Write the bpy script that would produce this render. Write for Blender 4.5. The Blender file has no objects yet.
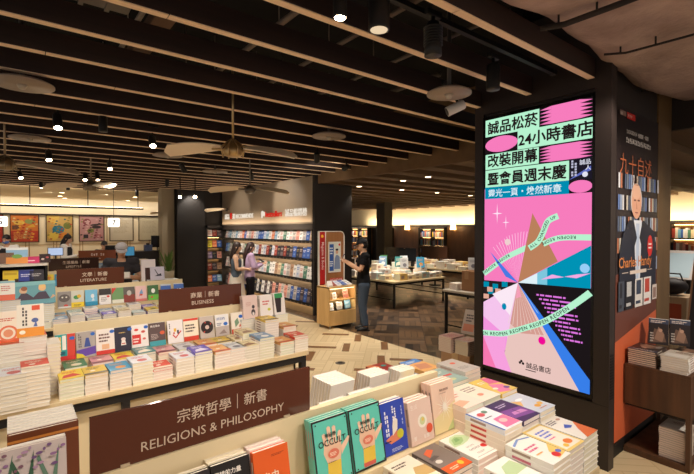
import bpy, math, random
from mathutils import Matrix, Vector, Euler
rnd = random.Random(7)
SC = bpy.context.scene
COL = SC.collection
R = math.radians
PI = math.pi
# ------------------------------------------------------------------ materials
_m = {}
def lin(c):
    return tuple(((x / 255) / 12.92 if x / 255 <= .04045 else ((x / 255 + .055) / 1.055) ** 2.4) for x in c)
def bsdf(name):
    m = bpy.data.materials.new(name); m.use_nodes = True
    return m, m.node_tree.nodes, m.node_tree.links, m.node_tree.nodes['Principled BSDF']
def C(r, g=None, b=None, rough=.5, emit=0, metal=0, coat=0, spec=.4, trans=0, alpha=1):
    """plain colour material (sRGB 0-255) with a faint procedural mottling"""
    c = (r, g, b) if g is not None else tuple(r)
    key = (c, rough, emit, metal, coat, spec, trans, alpha)
    if key in _m: return _m[key]
    m, n, l, p = bsdf('surface_%d_%d_%d' % c)
    lc = lin(c)
    p.inputs['Base Color'].default_value = (*lc, 1)
    p.inputs['Roughness'].default_value = rough
    p.inputs['Metallic'].default_value = metal
    p.inputs['Specular IOR Level'].default_value = spec
    p.inputs['Coat Weight'].default_value = coat
    p.inputs['Coat Roughness'].default_value = .06
    p.inputs['Transmission Weight'].default_value = trans
    p.inputs['Alpha'].default_value = alpha
    if emit:
        p.inputs['Emission Color'].default_value = (*lc, 1)
        p.inputs['Emission Strength'].default_value = emit
        p.inputs['Base Color'].default_value = (0, 0, 0, 1)
        p.inputs['Specular IOR Level'].default_value = 0
    _m[key] = m
    return m
def wood(name, c1, c2, scale=(2, 30, 30), rough=.5, coat=0):
    m, n, l, p = bsdf(name)
    tc = n.new('ShaderNodeTexCoord'); mp = n.new('ShaderNodeMapping'); ns = n.new('ShaderNodeTexNoise'); cr = n.new('ShaderNodeValToRGB')
    mp.inputs['Scale'].default_value = scale
    ns.inputs['Scale'].default_value = 1.0; ns.inputs['Detail'].default_value = 5
    cr.color_ramp.elements[0].position = .3; cr.color_ramp.elements[1].position = .7
    cr.color_ramp.elements[0].color = (*lin(c1), 1); cr.color_ramp.elements[1].color = (*lin(c2), 1)
    l.new(tc.outputs['Object'], mp.inputs['Vector']); l.new(mp.outputs['Vector'], ns.inputs['Vector'])
    l.new(ns.outputs['Fac'], cr.inputs['Fac']); l.new(cr.outputs['Color'], p.inputs['Base Color'])
    p.inputs['Roughness'].default_value = rough; p.inputs['Coat Weight'].default_value = coat
    return m
def planks(name, c1, c2, mortar, bw, bh, rot, rough, msize=.012, coat=0):
    m, n, l, p = bsdf(name)
    tc = n.new('ShaderNodeTexCoord'); mp = n.new('ShaderNodeMapping'); bt = n.new('ShaderNodeTexBrick'); ns = n.new('ShaderNodeTexNoise'); mx = n.new('ShaderNodeMixRGB')
    mp.inputs['Rotation'].default_value = (0, 0, R(rot))
    bt.inputs['Color1'].default_value = (*lin(c1), 1); bt.inputs['Color2'].default_value = (*lin(c2), 1); bt.inputs['Mortar'].default_value = (*lin(mortar), 1)
    bt.inputs['Scale'].default_value = 1; bt.inputs['Mortar Size'].default_value = msize
    bt.inputs['Brick Width'].default_value = bw; bt.inputs['Row Height'].default_value = bh
    ns.inputs['Scale'].default_value = 9; ns.inputs['Detail'].default_value = 4
    mx.blend_type = 'MULTIPLY'; mx.inputs['Fac'].default_value = .35
    l.new(tc.outputs['Object'], mp.inputs['Vector']); l.new(mp.outputs['Vector'], bt.inputs['Vector'])
    l.new(tc.outputs['Object'], ns.inputs['Vector'])
    l.new(bt.outputs['Color'], mx.inputs['Color1']); l.new(ns.outputs['Fac'], mx.inputs['Color2'])
    l.new(mx.outputs['Color'], p.inputs['Base Color'])
    p.inputs['Roughness'].default_value = rough; p.inputs['Coat Weight'].default_value = coat
    return m
def herringbone(name, c1, c2, mortar, blk, nrow, rough, bump=0):
    """parquet laid at 45 degrees: blocks of boards whose direction alternates"""
    m, n, l, p = bsdf(name)
    tc = n.new('ShaderNodeTexCoord'); r45 = n.new('ShaderNodeMapping'); r45.inputs['Rotation'].default_value = (0, 0, R(45)); cols = []
    l.new(tc.outputs['Object'], r45.inputs['Vector'])
    for rot in (0, 90):
        mp = n.new('ShaderNodeMapping'); mp.inputs['Rotation'].default_value = (0, 0, R(rot))
        bt = n.new('ShaderNodeTexBrick'); bt.offset = 0
        for k, v in (('Color1', c1), ('Color2', c2), ('Mortar', mortar)): bt.inputs[k].default_value = (*lin(v), 1)
        bt.inputs['Scale'].default_value = 1; bt.inputs['Mortar Size'].default_value = blk * .012; bt.inputs['Brick Width'].default_value = blk; bt.inputs['Row Height'].default_value = blk / nrow
        l.new(r45.outputs['Vector'], mp.inputs['Vector']); l.new(mp.outputs['Vector'], bt.inputs['Vector']); cols.append(bt)
    ck = n.new('ShaderNodeTexChecker'); ck.inputs['Scale'].default_value = 1 / blk
    mx = n.new('ShaderNodeMixRGB')
    l.new(r45.outputs['Vector'], ck.inputs['Vector']); l.new(ck.outputs['Fac'], mx.inputs['Fac'])
    l.new(cols[0].outputs['Color'], mx.inputs['Color1']); l.new(cols[1].outputs['Color'], mx.inputs['Color2'])
    l.new(mx.outputs['Color'], p.inputs['Base Color'])
    p.inputs['Roughness'].default_value = rough
    return m
def plaster(name):
    m, n, l, p = bsdf(name)
    tc = n.new('ShaderNodeTexCoord'); ns = n.new('ShaderNodeTexNoise'); cr = n.new('ShaderNodeValToRGB'); bp = n.new('ShaderNodeBump'); n2 = n.new('ShaderNodeTexNoise')
    ns.inputs['Scale'].default_value = 3; ns.inputs['Detail'].default_value = 8
    n2.inputs['Scale'].default_value = 26; n2.inputs['Detail'].default_value = 8
    cr.color_ramp.elements[0].position = .3; cr.color_ramp.elements[1].position = .72
    cr.color_ramp.elements[0].color = (*lin((146, 122, 114)), 1); cr.color_ramp.elements[1].color = (*lin((192, 166, 154)), 1)
    l.new(tc.outputs['Object'], ns.inputs['Vector']); l.new(tc.outputs['Object'], n2.inputs['Vector'])
    l.new(ns.outputs['Fac'], cr.inputs['Fac']); l.new(cr.outputs['Color'], p.inputs['Base Color'])
    bp.inputs['Strength'].default_value = .5; bp.inputs['Distance'].default_value = .03
    l.new(n2.outputs['Fac'], bp.inputs['Height']); l.new(bp.outputs['Normal'], p.inputs['Normal'])
    p.inputs['Roughness'].default_value = .9
    return m
def gradient_emit(name, stops, axis, strength):
    """light-emitting picture area with a colour gradient along a local axis (part of the displayed picture)"""
    m, n, l, p = bsdf(name)
    tc = n.new('ShaderNodeTexCoord'); sp = n.new('ShaderNodeSeparateXYZ'); cr = n.new('ShaderNodeValToRGB'); mr = n.new('ShaderNodeMapRange')
    l.new(tc.outputs['Object'], sp.inputs[0]); l.new(sp.outputs[axis[0]], mr.inputs['Value'])
    mr.inputs['From Min'].default_value = axis[1]; mr.inputs['From Max'].default_value = axis[2]
    cr.color_ramp.elements[0].color = (*lin(stops[0]), 1); cr.color_ramp.elements[1].color = (*lin(stops[1]), 1)
    l.new(mr.outputs[0], cr.inputs['Fac']); l.new(cr.outputs['Color'], p.inputs['Emission Color'])
    p.inputs['Emission Strength'].default_value = strength; p.inputs['Base Color'].default_value = (0, 0, 0, 1); p.inputs['Specular IOR Level'].default_value = 0
    return m
BLACK = C(16, 14, 13, rough=.6); STEEL = C(44, 42, 42, rough=.45, metal=.4); CREAM = C(226, 207, 168, rough=.55)
DARKWALL = C(36, 29, 25, rough=.7); PAGES = C(238, 228, 212, rough=.85)
M_TABLE = wood('pale_ash_wood', (214, 190, 146), (230, 208, 166), (1.5, 22, 22), .5)
M_SLAT = wood('dark_walnut_slat', (34, 19, 13), (50, 28, 18), (1.2, 24, 24), .6)
M_SLATB = wood('pale_slat_underside', (236, 202, 164), (246, 214, 178), (1.2, 30, 30), .6)
M_WALNUT = wood('walnut_table', (70, 45, 28), (98, 64, 40), (16, 16, 1.5), .5)
M_KIOSK = wood('honey_oak', (214, 170, 108), (228, 188, 126), (14, 14, 1.5), .45)
M_BRONZE = wood('bronze_cladding', (98, 74, 44), (116, 88, 54), (8, 8, 1), .45)
M_FARWOOD = wood('far_brown_panelling', (84, 56, 32), (104, 70, 42), (6, 6, 1), .5)
# ------------------------------------------------------------------ mesh building
I4 = Matrix.Identity(4)
class B:
    def __init__(s): s.v = []; s.f = []; s.mi = []; s.mats = []; s.sm = []
    def slot(s, m):
        if m not in s.mats: s.mats.append(m)
        return s.mats.index(m)
    def add(s, vs, fs, m, M=I4, smooth=False):
        o = len(s.v); k = s.slot(m)
        s.v += [tuple(M @ Vector(p)) for p in vs]
        for f in fs: s.f.append([o + i for i in f]); s.mi.append(k); s.sm.append(smooth)
        return s
    def box(s, a, b, m, M=I4):
        (x0, y0, z0), (x1, y1, z1) = a, b
        vs = [(x0, y0, z0), (x1, y0, z0), (x1, y1, z0), (x0, y1, z0), (x0, y0, z1), (x1, y0, z1), (x1, y1, z1), (x0, y1, z1)]
        return s.add(vs, [(0, 3, 2, 1), (4, 5, 6, 7), (0, 1, 5, 4), (1, 2, 6, 5), (2, 3, 7, 6), (3, 0, 4, 7)], m, M)
    def bevbox(s, a, b, m, r=.01, M=I4):
        """box with chamfered vertical and horizontal edges"""
        (x0, y0, z0), (x1, y1, z1) = a, b
        r = min(r, (x1 - x0) / 2.1, (y1 - y0) / 2.1, (z1 - z0) / 2.1)
        def ring(d, z):
            x, X, y, Y = x0 + d, x1 - d, y0 + d, y1 - d
            return [(x + r, y, z), (X - r, y, z), (X, y + r, z), (X, Y - r, z), (X - r, Y, z), (x + r, Y, z), (x, Y - r, z), (x, y + r, z)]
        vs = ring(r * .6, z0) + ring(0, z0 + r) + ring(0, z1 - r) + ring(r * .6, z1)
        fs = [tuple(range(7, -1, -1)), tuple(range(24, 32))]
        for k in range(3):
            for i in range(8): j = (i + 1) % 8; fs.append((k * 8 + i, k * 8 + j, k * 8 + 8 + j, k * 8 + 8 + i))
        return s.add(vs, fs, m, M)
    def poly(s, pts, m, M=I4): return s.add(pts, [tuple(range(len(pts)))], m, M)
    def tube(s, path, radii, m, n=10, M=I4, smooth=True, up=None):
        """loft of elliptical rings along a path, capped"""
        path = [Vector(p) for p in path]; vs = []; fs = []
        ref = Vector(up) if up else None
        for i, p in enumerate(path):
            d = (path[min(i + 1, len(path) - 1)] - path[max(i - 1, 0)])
            d = d.normalized() if d.length > 1e-9 else Vector((0, 0, 1))
            a = ref or (Vector((1, 0, 0)) if abs(d.x) < .8 else Vector((0, 1, 0)))
            a = (a - d * a.dot(d)).normalized(); b = d.cross(a)
            r = radii[i] if isinstance(radii, (list, tuple)) else radii
            rx, ry = r if isinstance(r, (tuple, list)) else (r, r)
            for k in range(n):
                t = 2 * PI * k / n; q = p + a * (rx * math.cos(t)) + b * (ry * math.sin(t)); vs.append(tuple(q))
        for i in range(len(path) - 1):
            for k in range(n): j = (k + 1) % n; fs.append((i * n + k, i * n + j, i * n + n + j, i * n + n + k))
        fs.append(tuple(range(n - 1, -1, -1))); o = (len(path) - 1) * n; fs.append(tuple(range(o, o + n)))
        return s.add(vs, fs, m, M, smooth)
    def cyl(s, p0, p1, r, m, n=12, M=I4, r1=None): return s.tube([p0, p1], [r, r if r1 is None else r1], m, n, M)
    def ell(s, c, r, m, nu=14, nv=9, M=I4, v0=-.5, v1=.5):
        vs = []; fs = []
        for j in range(nv + 1):
            ph = PI * (v0 + (v1 - v0) * j / nv)
            for i in range(nu):
                t = 2 * PI * i / nu
                vs.append((c[0] + r[0] * math.cos(ph) * math.cos(t), c[1] + r[1] * math.cos(ph) * math.sin(t), c[2] + r[2] * math.sin(ph)))
        for j in range(nv):
            for i in range(nu): k = (i + 1) % nu; fs.append((j * nu + i, j * nu + k, j * nu + nu + k, j * nu + nu + i))
        fs.append(tuple(range(nu - 1, -1, -1))); fs.append(tuple(range(nv * nu, nv * nu + nu)))
        return s.add(vs, fs, m, M, True)
    def text(s, t, m, M=I4, size=1, bold=0, align='L', sx=1):
        vs, fs, w = glyphs(t, bold)
        dx = {'L': 0, 'C': -w / 2, 'R': -w}[align]
        return s.add([((x + dx) * size * sx, y * size, 0) for x, y in vs], fs, m, M)
    def mesh(s, name):
        me = bpy.data.meshes.new(name); me.from_pydata(s.v, [], s.f)
        for m in s.mats: me.materials.append(m)
        me.polygons.foreach_set('material_index', s.mi); me.polygons.foreach_set('use_smooth', s.sm)
        me.update(); return me
    def build(s, name, parent=None, loc=(0, 0, 0), rot=(0, 0, 0)): return put(name, s.mesh(name), parent, loc, rot)
def put(name, data, parent=None, loc=(0, 0, 0), rot=(0, 0, 0)):
    o = bpy.data.objects.new(name, data); COL.objects.link(o)
    o.parent = parent; o.location = loc; o.rotation_euler = rot
    return o
def tag(o, label, cat, group=None):
    o['label'] = label; o['category'] = cat
    if group: o['group'] = group
    return o
def thing(name, label, cat, loc=(0, 0, 0), rotz=0, group=None): return tag(put(name, None, None, loc, (0, 0, rotz)), label, cat, group)
def struct(b, name):
    o = b.build(name); o['kind'] = 'structure'; return o
_g = {}
def glyphs(t, bold=0):
    if (t, bold) in _g: return _g[(t, bold)]
    cu = bpy.data.curves.new('lettering', 'FONT'); cu.body = t; cu.size = 1; cu.resolution_u = 2; cu.offset = bold
    o = bpy.data.objects.new('lettering', cu); COL.objects.link(o)
    dg = bpy.context.evaluated_depsgraph_get(); me = bpy.data.meshes.new_from_object(o.evaluated_get(dg))
    vs = [(v.co.x, v.co.y) for v in me.vertices]; fs = [tuple(p.vertices) for p in me.polygons]
    w = max([v[0] for v in vs], default=0)
    bpy.data.objects.remove(o); bpy.data.curves.remove(cu); bpy.data.meshes.remove(me)
    _g[(t, bold)] = (vs, fs, w); return _g[(t, bold)]
def axes(o, ex, ey, ez=None):
    ex = Vector(ex); ey = Vector(ey); ez = Vector(ez) if ez else ex.cross(ey)
    m = Matrix.Identity(4)
    for i in range(3): m[i][0], m[i][1], m[i][2], m[i][3] = ex[i], ey[i], ez[i], o[i]
    return m
def art(b, w, h, M, spec, K=C, zs=.00035):
    """draw a flat printed design (u right 0..1, v up 0..1) in layers over a w x h panel"""
    z = 0
    for it in spec:
        z += zs; k = it[0]; T = M @ Matrix.Translation((0, 0, z))
        if k == 'r': _, x0, y0, x1, y1, c = it; b.poly([(x0 * w, y0 * h, 0), (x1 * w, y0 * h, 0), (x1 * w, y1 * h, 0), (x0 * w, y1 * h, 0)], K(*c), T)
        elif k == 'p': b.poly([(x * w, y * h, 0) for x, y in it[1]], K(*it[2]), T)
        elif k == 'e':
            _, cx, cy, rx, ry, c = it; b.poly([((cx + rx * math.cos(2 * PI * i / 24)) * w, cy * h + ry * math.sin(2 * PI * i / 24) * w, 0) for i in range(24)], K(*c), T)
        elif k == 't':
            _, t, x, y, sz, c = it[:6]; al = it[6] if len(it) > 6 else 'L'; bo = it[7] if len(it) > 7 else .01; e = it[8] * sz * h if len(it) > 8 else 0
            for ox, oy in ([(0, 0), (e, 0), (-e, 0), (0, e), (0, -e)] if e else [(0, 0)]): b.text(t, K(*c), T @ Matrix.Translation((x * w + ox, y * h + oy, 0)), sz * h, bo, al)
        elif k == 'l':   # lines of small unreadable print
            _, x0, y0, x1, y1, n, c = it
            for i in range(n):
                yy = y0 + (y1 - y0) * i / max(n, 1); hh = (y1 - y0) / n * .5; e = x0 + (x1 - x0) * (.75 + .25 * ((i * 37) % 10) / 10); x = x0; j = 0
                while x < e - .01:
                    ww = min((x1 - x0) * (.06 + .05 * ((i * 7 + j * 5) % 4)), e - x)
                    b.poly([(x * w, yy * h, 0), ((x + ww) * w, yy * h, 0), ((x + ww) * w, (yy + hh) * h, 0), (x * w, (yy + hh) * h, 0)], K(*c), T); x += ww + (x1 - x0) * .03; j += 1
        elif k == 'v':   # vertical columns of small print
            _, x0, y0, x1, y1, n, c = it
            for i in range(n):
                xx = x0 + (x1 - x0) * i / max(n, 1); ww = (x1 - x0) / n * .6; m_ = 6
                for j in range(m_):
                    if (i * 5 + j * 3) % 7 == 6: continue
                    ya = y0 + (y1 - y0) * j / m_; yb = ya + (y1 - y0) / m_ * .75
                    b.poly([(xx * w, ya * h, 0), ((xx + ww) * w, ya * h, 0), ((xx + ww) * w, yb * h, 0), (xx * w, yb * h, 0)], K(*c), T)
# ------------------------------------------------------------------ books
ORD = ['first', 'second', 'third', 'fourth', 'fifth', 'sixth', 'seventh', 'eighth', 'ninth', 'tenth', 'eleventh', 'twelfth', 'thirteenth', 'fourteenth', 'fifteenth', 'sixteenth', 'seventeenth', 'eighteenth', 'nineteenth', 'twentieth']
def ordn(i):
    if i < 20: return ORD[i]
    return {2: 'twenty-', 3: 'thirty-', 4: 'forty-'}[(i + 1) // 10] + ORD[(i + 1) % 10 - 1] if (i + 1) % 10 else {3: 'thirtieth', 4: 'fortieth'}[(i + 1) // 10]
_bk = {}
WHITE = (240, 234, 224)
def cover_mesh(w, h, t, cover, spec, key, one=False, spine=None, pages=(238, 228, 212), mark=None):
    """book lying on its back: x across (spine at -x), y up the page, z thickness. Front cover on top."""
    k = (w, h, t, cover, key, one, spine, pages, mark)
    if k in _bk: return _bk[k]
    b = B(); cm = C(*cover, rough=.35); th = min(.0022, t * .12)
    b.box((-w / 2, 0, 0), (w / 2, h, th), cm); b.box((-w / 2, 0, t - th), (w / 2, h, t), cm)
    b.box((-w / 2, 0, th), (-w / 2 + .003, h, t - th), C(*(spine or cover), rough=.4))
    if spine is None and t > .008:   # spine lettering block
        dk = C(*(mark or ((168, 140, 128) if sum(cover) > 380 else (200, 190, 176))))
        b.poly([(-w / 2 - .0004, h * .45, t * .25), (-w / 2 - .0004, h * .85, t * .25), (-w / 2 - .0004, h * .85, t * .7), (-w / 2 - .0004, h * .45, t * .7)][::-1], dk)
    if one: b.box((-w / 2 + .003, .002, th), (w / 2 - .003, h - .002, t - th), C(*pages, rough=.85))
    if spec: art(b, w, h, Matrix.Translation((-w / 2, 0, t)), spec, lambda *c: C(*c, rough=.35))
    _bk[k] = b.mesh('book_cover'); return _bk[k]
def pages_mesh(w, h, t, pages=(238, 228, 212)):
    k = ('pages', w, h, t, pages)
    if k in _bk: return _bk[k]
    th = min(.0022, t * .12); b = B(); b.box((-w / 2 + .003, .002, th), (w / 2 - .003, h - .002, t - th), C(*pages, rough=.85))
    _bk[k] = b.mesh('page_block'); return _bk[k]
NB = {}
def book(name, label, loc, rot, dims, cover=WHITE, spec=None, key=None, group=None, parts=True, cat='book', spine=None, pages=(238, 228, 212), mark=None):
    w, h, t = dims; NB[name] = NB.get(name, 0) + 1
    o = put(name, cover_mesh(w, h, t, cover, spec, key, not parts, spine, pages, mark), None, loc, rot)
    tag(o, label, cat, group)
    if parts: put('page_block', pages_mesh(w, h, t, pages), o)
    return o
BULK = B()
def stack(desc, x, y, z, n, dims, cover, spec, rotz=0, side=WHITE, where='', jit=.004, show=99, pages=None, name='paperback_book', mark=None):
    """pile of copies lying flat; x, y is the centre of the pile. The topmost shows its cover."""
    w, h, t = dims; pg = pages or (242 - rnd.randint(0, 14), 230 - rnd.randint(0, 12), 214 - rnd.randint(0, 16))
    for i in range(n):
        a = rotz + R(rnd.uniform(-.7, .7)); jx, jy = rnd.uniform(-jit, jit) * .5, rnd.uniform(-jit, jit) * .6
        c, s_ = math.cos(a), math.sin(a)
        loc = (x + jx + s_ * h / 2, y + jy - c * h / 2, z + i * (t + .0004))
        d = n - 1 - i
        if d > show:
            T = Matrix.Translation(loc) @ Matrix.Rotation(a, 4, 'Z'); BULK.box((-w / 2, 0, 0), (w / 2, h, .002), C(*side, rough=.35), T).box((-w / 2, 0, t - .002), (w / 2, h, t), C(*side, rough=.35), T).box((-w / 2 + .002, .002, .002), (w / 2 - .002, h - .002, t - .002), C(*pg, rough=.85), T); continue
        if d == 0: book(name, desc + ', atop its stack' + where, loc, (0, 0, a), dims, cover, spec, desc, 'stack topped by the ' + desc, pages=pg)
        else: book(name, '%s book under the %s%s' % (ORD[d - 1], desc, where), loc, (0, 0, a), dims, side, None, 'side', 'stack topped by the ' + desc, parts=False, pages=pg, mark=mark)
    return z + n * (t + .0004)
def lean(desc, x, y, z, dims, cover, spec, tilt=14, n=1, yaw=0, side=None, name='upright_book', where=''):
    """n copies standing one behind another, leaning back; the front one faces -Y (turned by yaw)"""
    w, h, t = dims; th = R(90 - tilt)
    for i in range(n):
        off = i * (t + .001) / math.sin(th)
        dx, dy = -math.sin(R(yaw)) * -off, math.cos(R(yaw)) * off
        # the book's back must clear: front cover plane at y, thickness runs toward +Y
        loc = Vector((x, y, z)) + Vector((-math.sin(R(yaw)), math.cos(R(yaw)), 0)) * (off + t / math.sin(th) * 1)
        loc.z += t * math.cos(th)*0 + .0005
        rot = Euler((th, 0, R(yaw)))
        if i == 0: book(name, desc + where, loc, rot, dims, cover, spec, desc, None if n == 1 else 'upright copies of the ' + desc)
        else: book(name, '%s copy behind the %s%s' % (ORD[i - 1], desc.replace(' on the business table', '').replace(' on the end stacks', '').replace(' atop a tall stack', ''), where), loc, rot, dims, side or cover, None, 'behind', 'upright copies of the ' + desc, parts=False)
# ------------------------------------------------------------------ camera: eye height 1.85 m, X runs along the display rows, Y across them
F_PX, H_EYE = 430.0, 1.85
ANG = math.atan2(548, F_PX); PITCH = math.atan2(7, F_PX)
cam = bpy.data.cameras.new('camera'); cam.sensor_width = 36; cam.sensor_fit = 'HORIZONTAL'; cam.lens = F_PX / 694 * 36; cam.clip_start = .05
co = bpy.data.objects.new('camera', cam); COL.objects.link(co); co.location = (0, 0, H_EYE)
co.rotation_euler = (PI / 2 - PITCH, 0, ANG - PI / 2); SC.camera = co
def on_z(px, py, z):
    """photo pixel -> point of a horizontal plane (used to read positions off the photograph)"""
    f = Vector((math.cos(ANG) * math.cos(PITCH), math.sin(ANG) * math.cos(PITCH), -math.sin(PITCH))); r = Vector((math.sin(ANG), -math.cos(ANG), 0)); u = r.cross(f)
    d = f + r * ((px - 347) / F_PX) - u * ((py - 237) / F_PX)
    return Vector((0, 0, H_EYE)) + d * ((z - H_EYE) / d.z)
# ------------------------------------------------------------------ the setting
b = B(); MF = herringbone('pale_parquet', (212, 188, 146), (222, 200, 160), (200, 175, 132), .5, 5, .42); MI = wood('dark_inlay', (116, 78, 42), (132, 90, 50), (9, 9, 1), .45)
b.box((-4, -3, -.1), (4.86, 21, 0), MF)
for x, y, a in [(4.7, 5.02, 1), (4.68, 5.66, 1), (4.16, 5.32, 1), (4.13, 4.48, 1), (4.53, 6.1, 0), (3.86, 5.57, 0), (4.43, 4.28, 0), (3.45, 5.28, 1), (3.74, 4.24, 0), (3.1, 6.0, 1), (3.5, 6.5, 0), (4.2, 7.0, 1), (4.7, 7.3, 0), (3.0, 4.9, 0), (3.9, 7.9, 1), (4.5, 8.6, 0), (3.2, 2.7, 0), (3.0, 3.5, 1), (4.3, .6, 0), (3.9, .2, 1), (2.9, 8.6, 0)]:
    T = Matrix.Translation((x, y, 0)) @ Matrix.Rotation(R(48 if a else -45), 4, 'Z')
    b.box((-.235, -.055, -.01), (.235, .055, .0008), MI, T)
b.box((4.86, -3, -.1), (15.6, 21, 0), herringbone('dark_parquet', (32, 22, 15), (116, 88, 62), (8, 6, 4), .44, 4, .34))
struct(b, 'floor')
t = thing('floor_outlet', 'round metal floor outlet cover set in the pale parquet', 'floor outlet', (3.6, 4.74, .0008))
B().tube([(0, 0, 0), (0, 0, .004), (0, 0, .006)], [.07, .07, .06], C(120, 112, 104, metal=.8, rough=.35), 24).build('cover_plate', t)
B().tube([(0, 0, .006), (0, 0, .008)], [.035, .032], C(70, 66, 62, metal=.6), 18).build('lid', t)
b = B(); VOID = C(15, 13, 12, rough=.9)
b.box((-4, -3, 3.9), (5.3, 14.5, 4.0), VOID)
BROWN = wood('brown_ceiling', (108, 82, 54), (120, 92, 62), (.6, 6, 6), .8)
LOWZ = 2.95
b.box((5.3, -3, LOWZ), (15.6, 21, LOWZ + .1), BROWN)
b.box((-4, 14.5, 3.06), (5.6, 20.2, 3.16), C(232, 218, 188, rough=.8))
struct(b, 'ceiling')
b = B()
for k in range(26): b.box((5.3, -2.6 + .72 * k, 2.86), (15.2, -2.6 + .72 * k + .30, LOWZ), BROWN)
o = struct(b, 'ceiling_ribs')
struct(B().box((5.24, 2.55, 2.85), (5.30, 7.69, 3.9), BROWN).box((5.24, -3, 2.85), (5.3, 1.42, 3.9), DARKWALL), 'wall_fascia')
struct(B().box((-4, 14.46, 3.06), (5.0, 14.5, 3.9), VOID), 'wall_soffit_edge')
# lumpy sprayed plaster ceiling beside the slats
PLA = plaster('rough_sprayed_plaster'); b = B(); nx, ny = 60, 36; vs = []; fs = []
from mathutils import noise
for i in range(nx + 1):
    for j in range(ny + 1):
        x = -2.6 + 8.9 * i / nx; y = 1.40 - 4.0 * (j / ny) ** 1.3
        d = noise.fractal(Vector((x * .8, y * 1.1, 3.3)), 1, 2, 5) * .06 + .035 * math.sin(x * 2.1 + y * 1.5)
        e = max(0, 1 - (1.40 - y) / .16) ** 2 * .07
        y2 = y + noise.noise(Vector((x * 2.3, 7, y))) * .04
        vs.append((x, y2, 3.10 + d + e))
for i in range(nx):
    for j in range(ny): q = i * (ny + 1) + j; fs.append((q, q + 1, q + ny + 2, q + ny + 1))
b.add(vs, fs, PLA, smooth=True)
b.box((-2.6, 1.36, 3.25), (6.3, 1.39, 3.9), VOID)
struct(b, 'ceiling_plaster')
# walls
struct(B().box((-4, 20, 0), (6, 20.2, 3.1), C(222, 208, 180, rough=.7)), 'wall_back')
b = B()
for k in range(9):
    x = -1.2 + k * .86
    for dx in (-.05, .05): b.box((x + dx - .012, 19.985, 0), (x + dx + .012, 20, 2.42), C(150, 118, 76))
b.box((-4, 19.98, 1.28), (5.4, 20, 1.30), C(170, 140, 98)); struct(b, 'trim_1')
struct(B().box((-4, 19.93, 2.41), (5.3, 20, 2.47), C(40, 32, 26)), 'trim_2')
struct(B().box((3.79, 12.72, 0), (4.6, 13.0, 3.4), C(22, 18, 16, rough=.6)), 'wall_partition')
struct(B().box((3.42, 12.9, 0), (3.76, 13.3, 3.3), C(150, 136, 112, rough=.7)), 'pillar_grey')
struct(B().box((5.52, 7.70, 0), (6.18, 13.1, 3.7), DARKWALL).box((5.145, 7.70, 0), (5.52, 7.76, 3.7), DARKWALL), 'wall_return')
struct(B().box((4.6, 12.97, 0), (5.52, 13.1, 3.4), DARKWALL), 'wall_corner')
CW = wood('dark_column_cladding', (38, 30, 26), (46, 37, 31), (3, 3, .6), .55)
struct(B().box((3.68, 1.405, 0), (4.83, 2.55, 3.7), CW).box((4.845, 1.395, 0), (5.225, 2.55, 3.2), M_BRONZE).box((3.68, 1.385, 0), (4.03, 1.405, .11), BLACK), 'pillar_totem')
# far wall with lit cove band, panelling and niches
b = B(); CV = C(246, 224, 180, rough=.8)
b.box((15.2, -3, 2.06), (15.4, 20, 2.95), CV); b.box((15.2, -3, 0), (15.4, 20, 2.06), C(30, 22, 17))
struct(b, 'wall_far')
b = B(); b.box((15.1, -3, 2.0), (15.2, 19.4, 2.08), C(46, 32, 22)); struct(b, 'trim_3')
for i, (y0, y1) in enumerate([(13.65, 15.35), (10.2, 12.05), (5.9, 7.6)]):
    struct(B().box((15.0, y0, 0), (15.2, y1, 2.0), M_FARWOOD), 'trim_%d' % (4 + i))
struct(B().box((11.0, 11.75, 0), (11.4, 12.2, 2.95), C(104, 92, 74, rough=.7)), 'pillar_far')
# ------------------------------------------------------------------ ceiling slats, services above them
NS = 26
for k in range(NS):
    y = 1.472 + .5097 * k; x1 = 3.57 if k < 3 else (5.235 if y < 7.6 else (5.50 if y < 12.5 else 4.95)); x0 = -2.5
    nm = ordn(k) + ' from the rough plaster ceiling' if k else 'nearest to the rough plaster ceiling'
    o = tag(put('ceiling_slat', B().bevbox((x0, -.028, .006), (x1, .028, .15), M_SLAT, .004).mesh('ceiling_slat'), None, (0, y, 3.024)), 'long dark brown ceiling slat with pale underside, ' + nm, 'ceiling slat', 'ceiling slats')
    cuts = [x0] + [x0 + 2.2 * j + (k % 3) * .5 for j in range(1, 5) if x0 + 2.2 * j + (k % 3) * .5 < x1 - .3] + [x1]
    b = B()
    for p, q in zip(cuts, cuts[1:]): b.box((p + .003, -.025, 0), (q - .003, .025, .006), M_SLATB)
    b.build('pale_underside', o)
GREY = C(84, 74, 66, rough=.6); GREYD = C(58, 52, 48, rough=.6)
def duct(name, label, cat, p0, p1, wdt, hgt, m, flange=1.2):
    p0, p1 = Vector(p0), Vector(p1); L = (p1 - p0).length; a = math.atan2(p1.y - p0.y, p1.x - p0.x)
    t = thing(name, label, cat, p0, a)
    B().bevbox((0, -wdt / 2, 0), (L, wdt / 2, hgt), m, .01).build('body', t)
    k = flange / 2
    while k < L: B().box((k - .015, -wdt / 2 - .012, -.012), (k + .015, wdt / 2 + .012, hgt + .012), m).build('flange', t); k += flange
def pipe(label, pts, r, m, name='conduit_pipe', cat='pipe'):
    t = thing(name, label, cat, pts[0]); p = [Vector(q) - Vector(pts[0]) for q in pts]
    B().tube(p, r, m, 8).build('run', t)
    for i in range(1, 4):
        q = p[0].lerp(p[-1], i / 4) if len(p) == 2 else p[min(i, len(p) - 1)]
        B().cyl((q.x, q.y, q.z + r * .5), (q.x, q.y, 3.9 - pts[0][2]), .006, m, 6).build('hanger', t)
duct('air_duct', 'brown rectangular air duct above the slats left of the glowing spotlight', 'duct', (.98, 1.6, 3.5), (.98, 6.2, 3.5), .16, .1, C(110, 84, 66, rough=.6))
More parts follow.
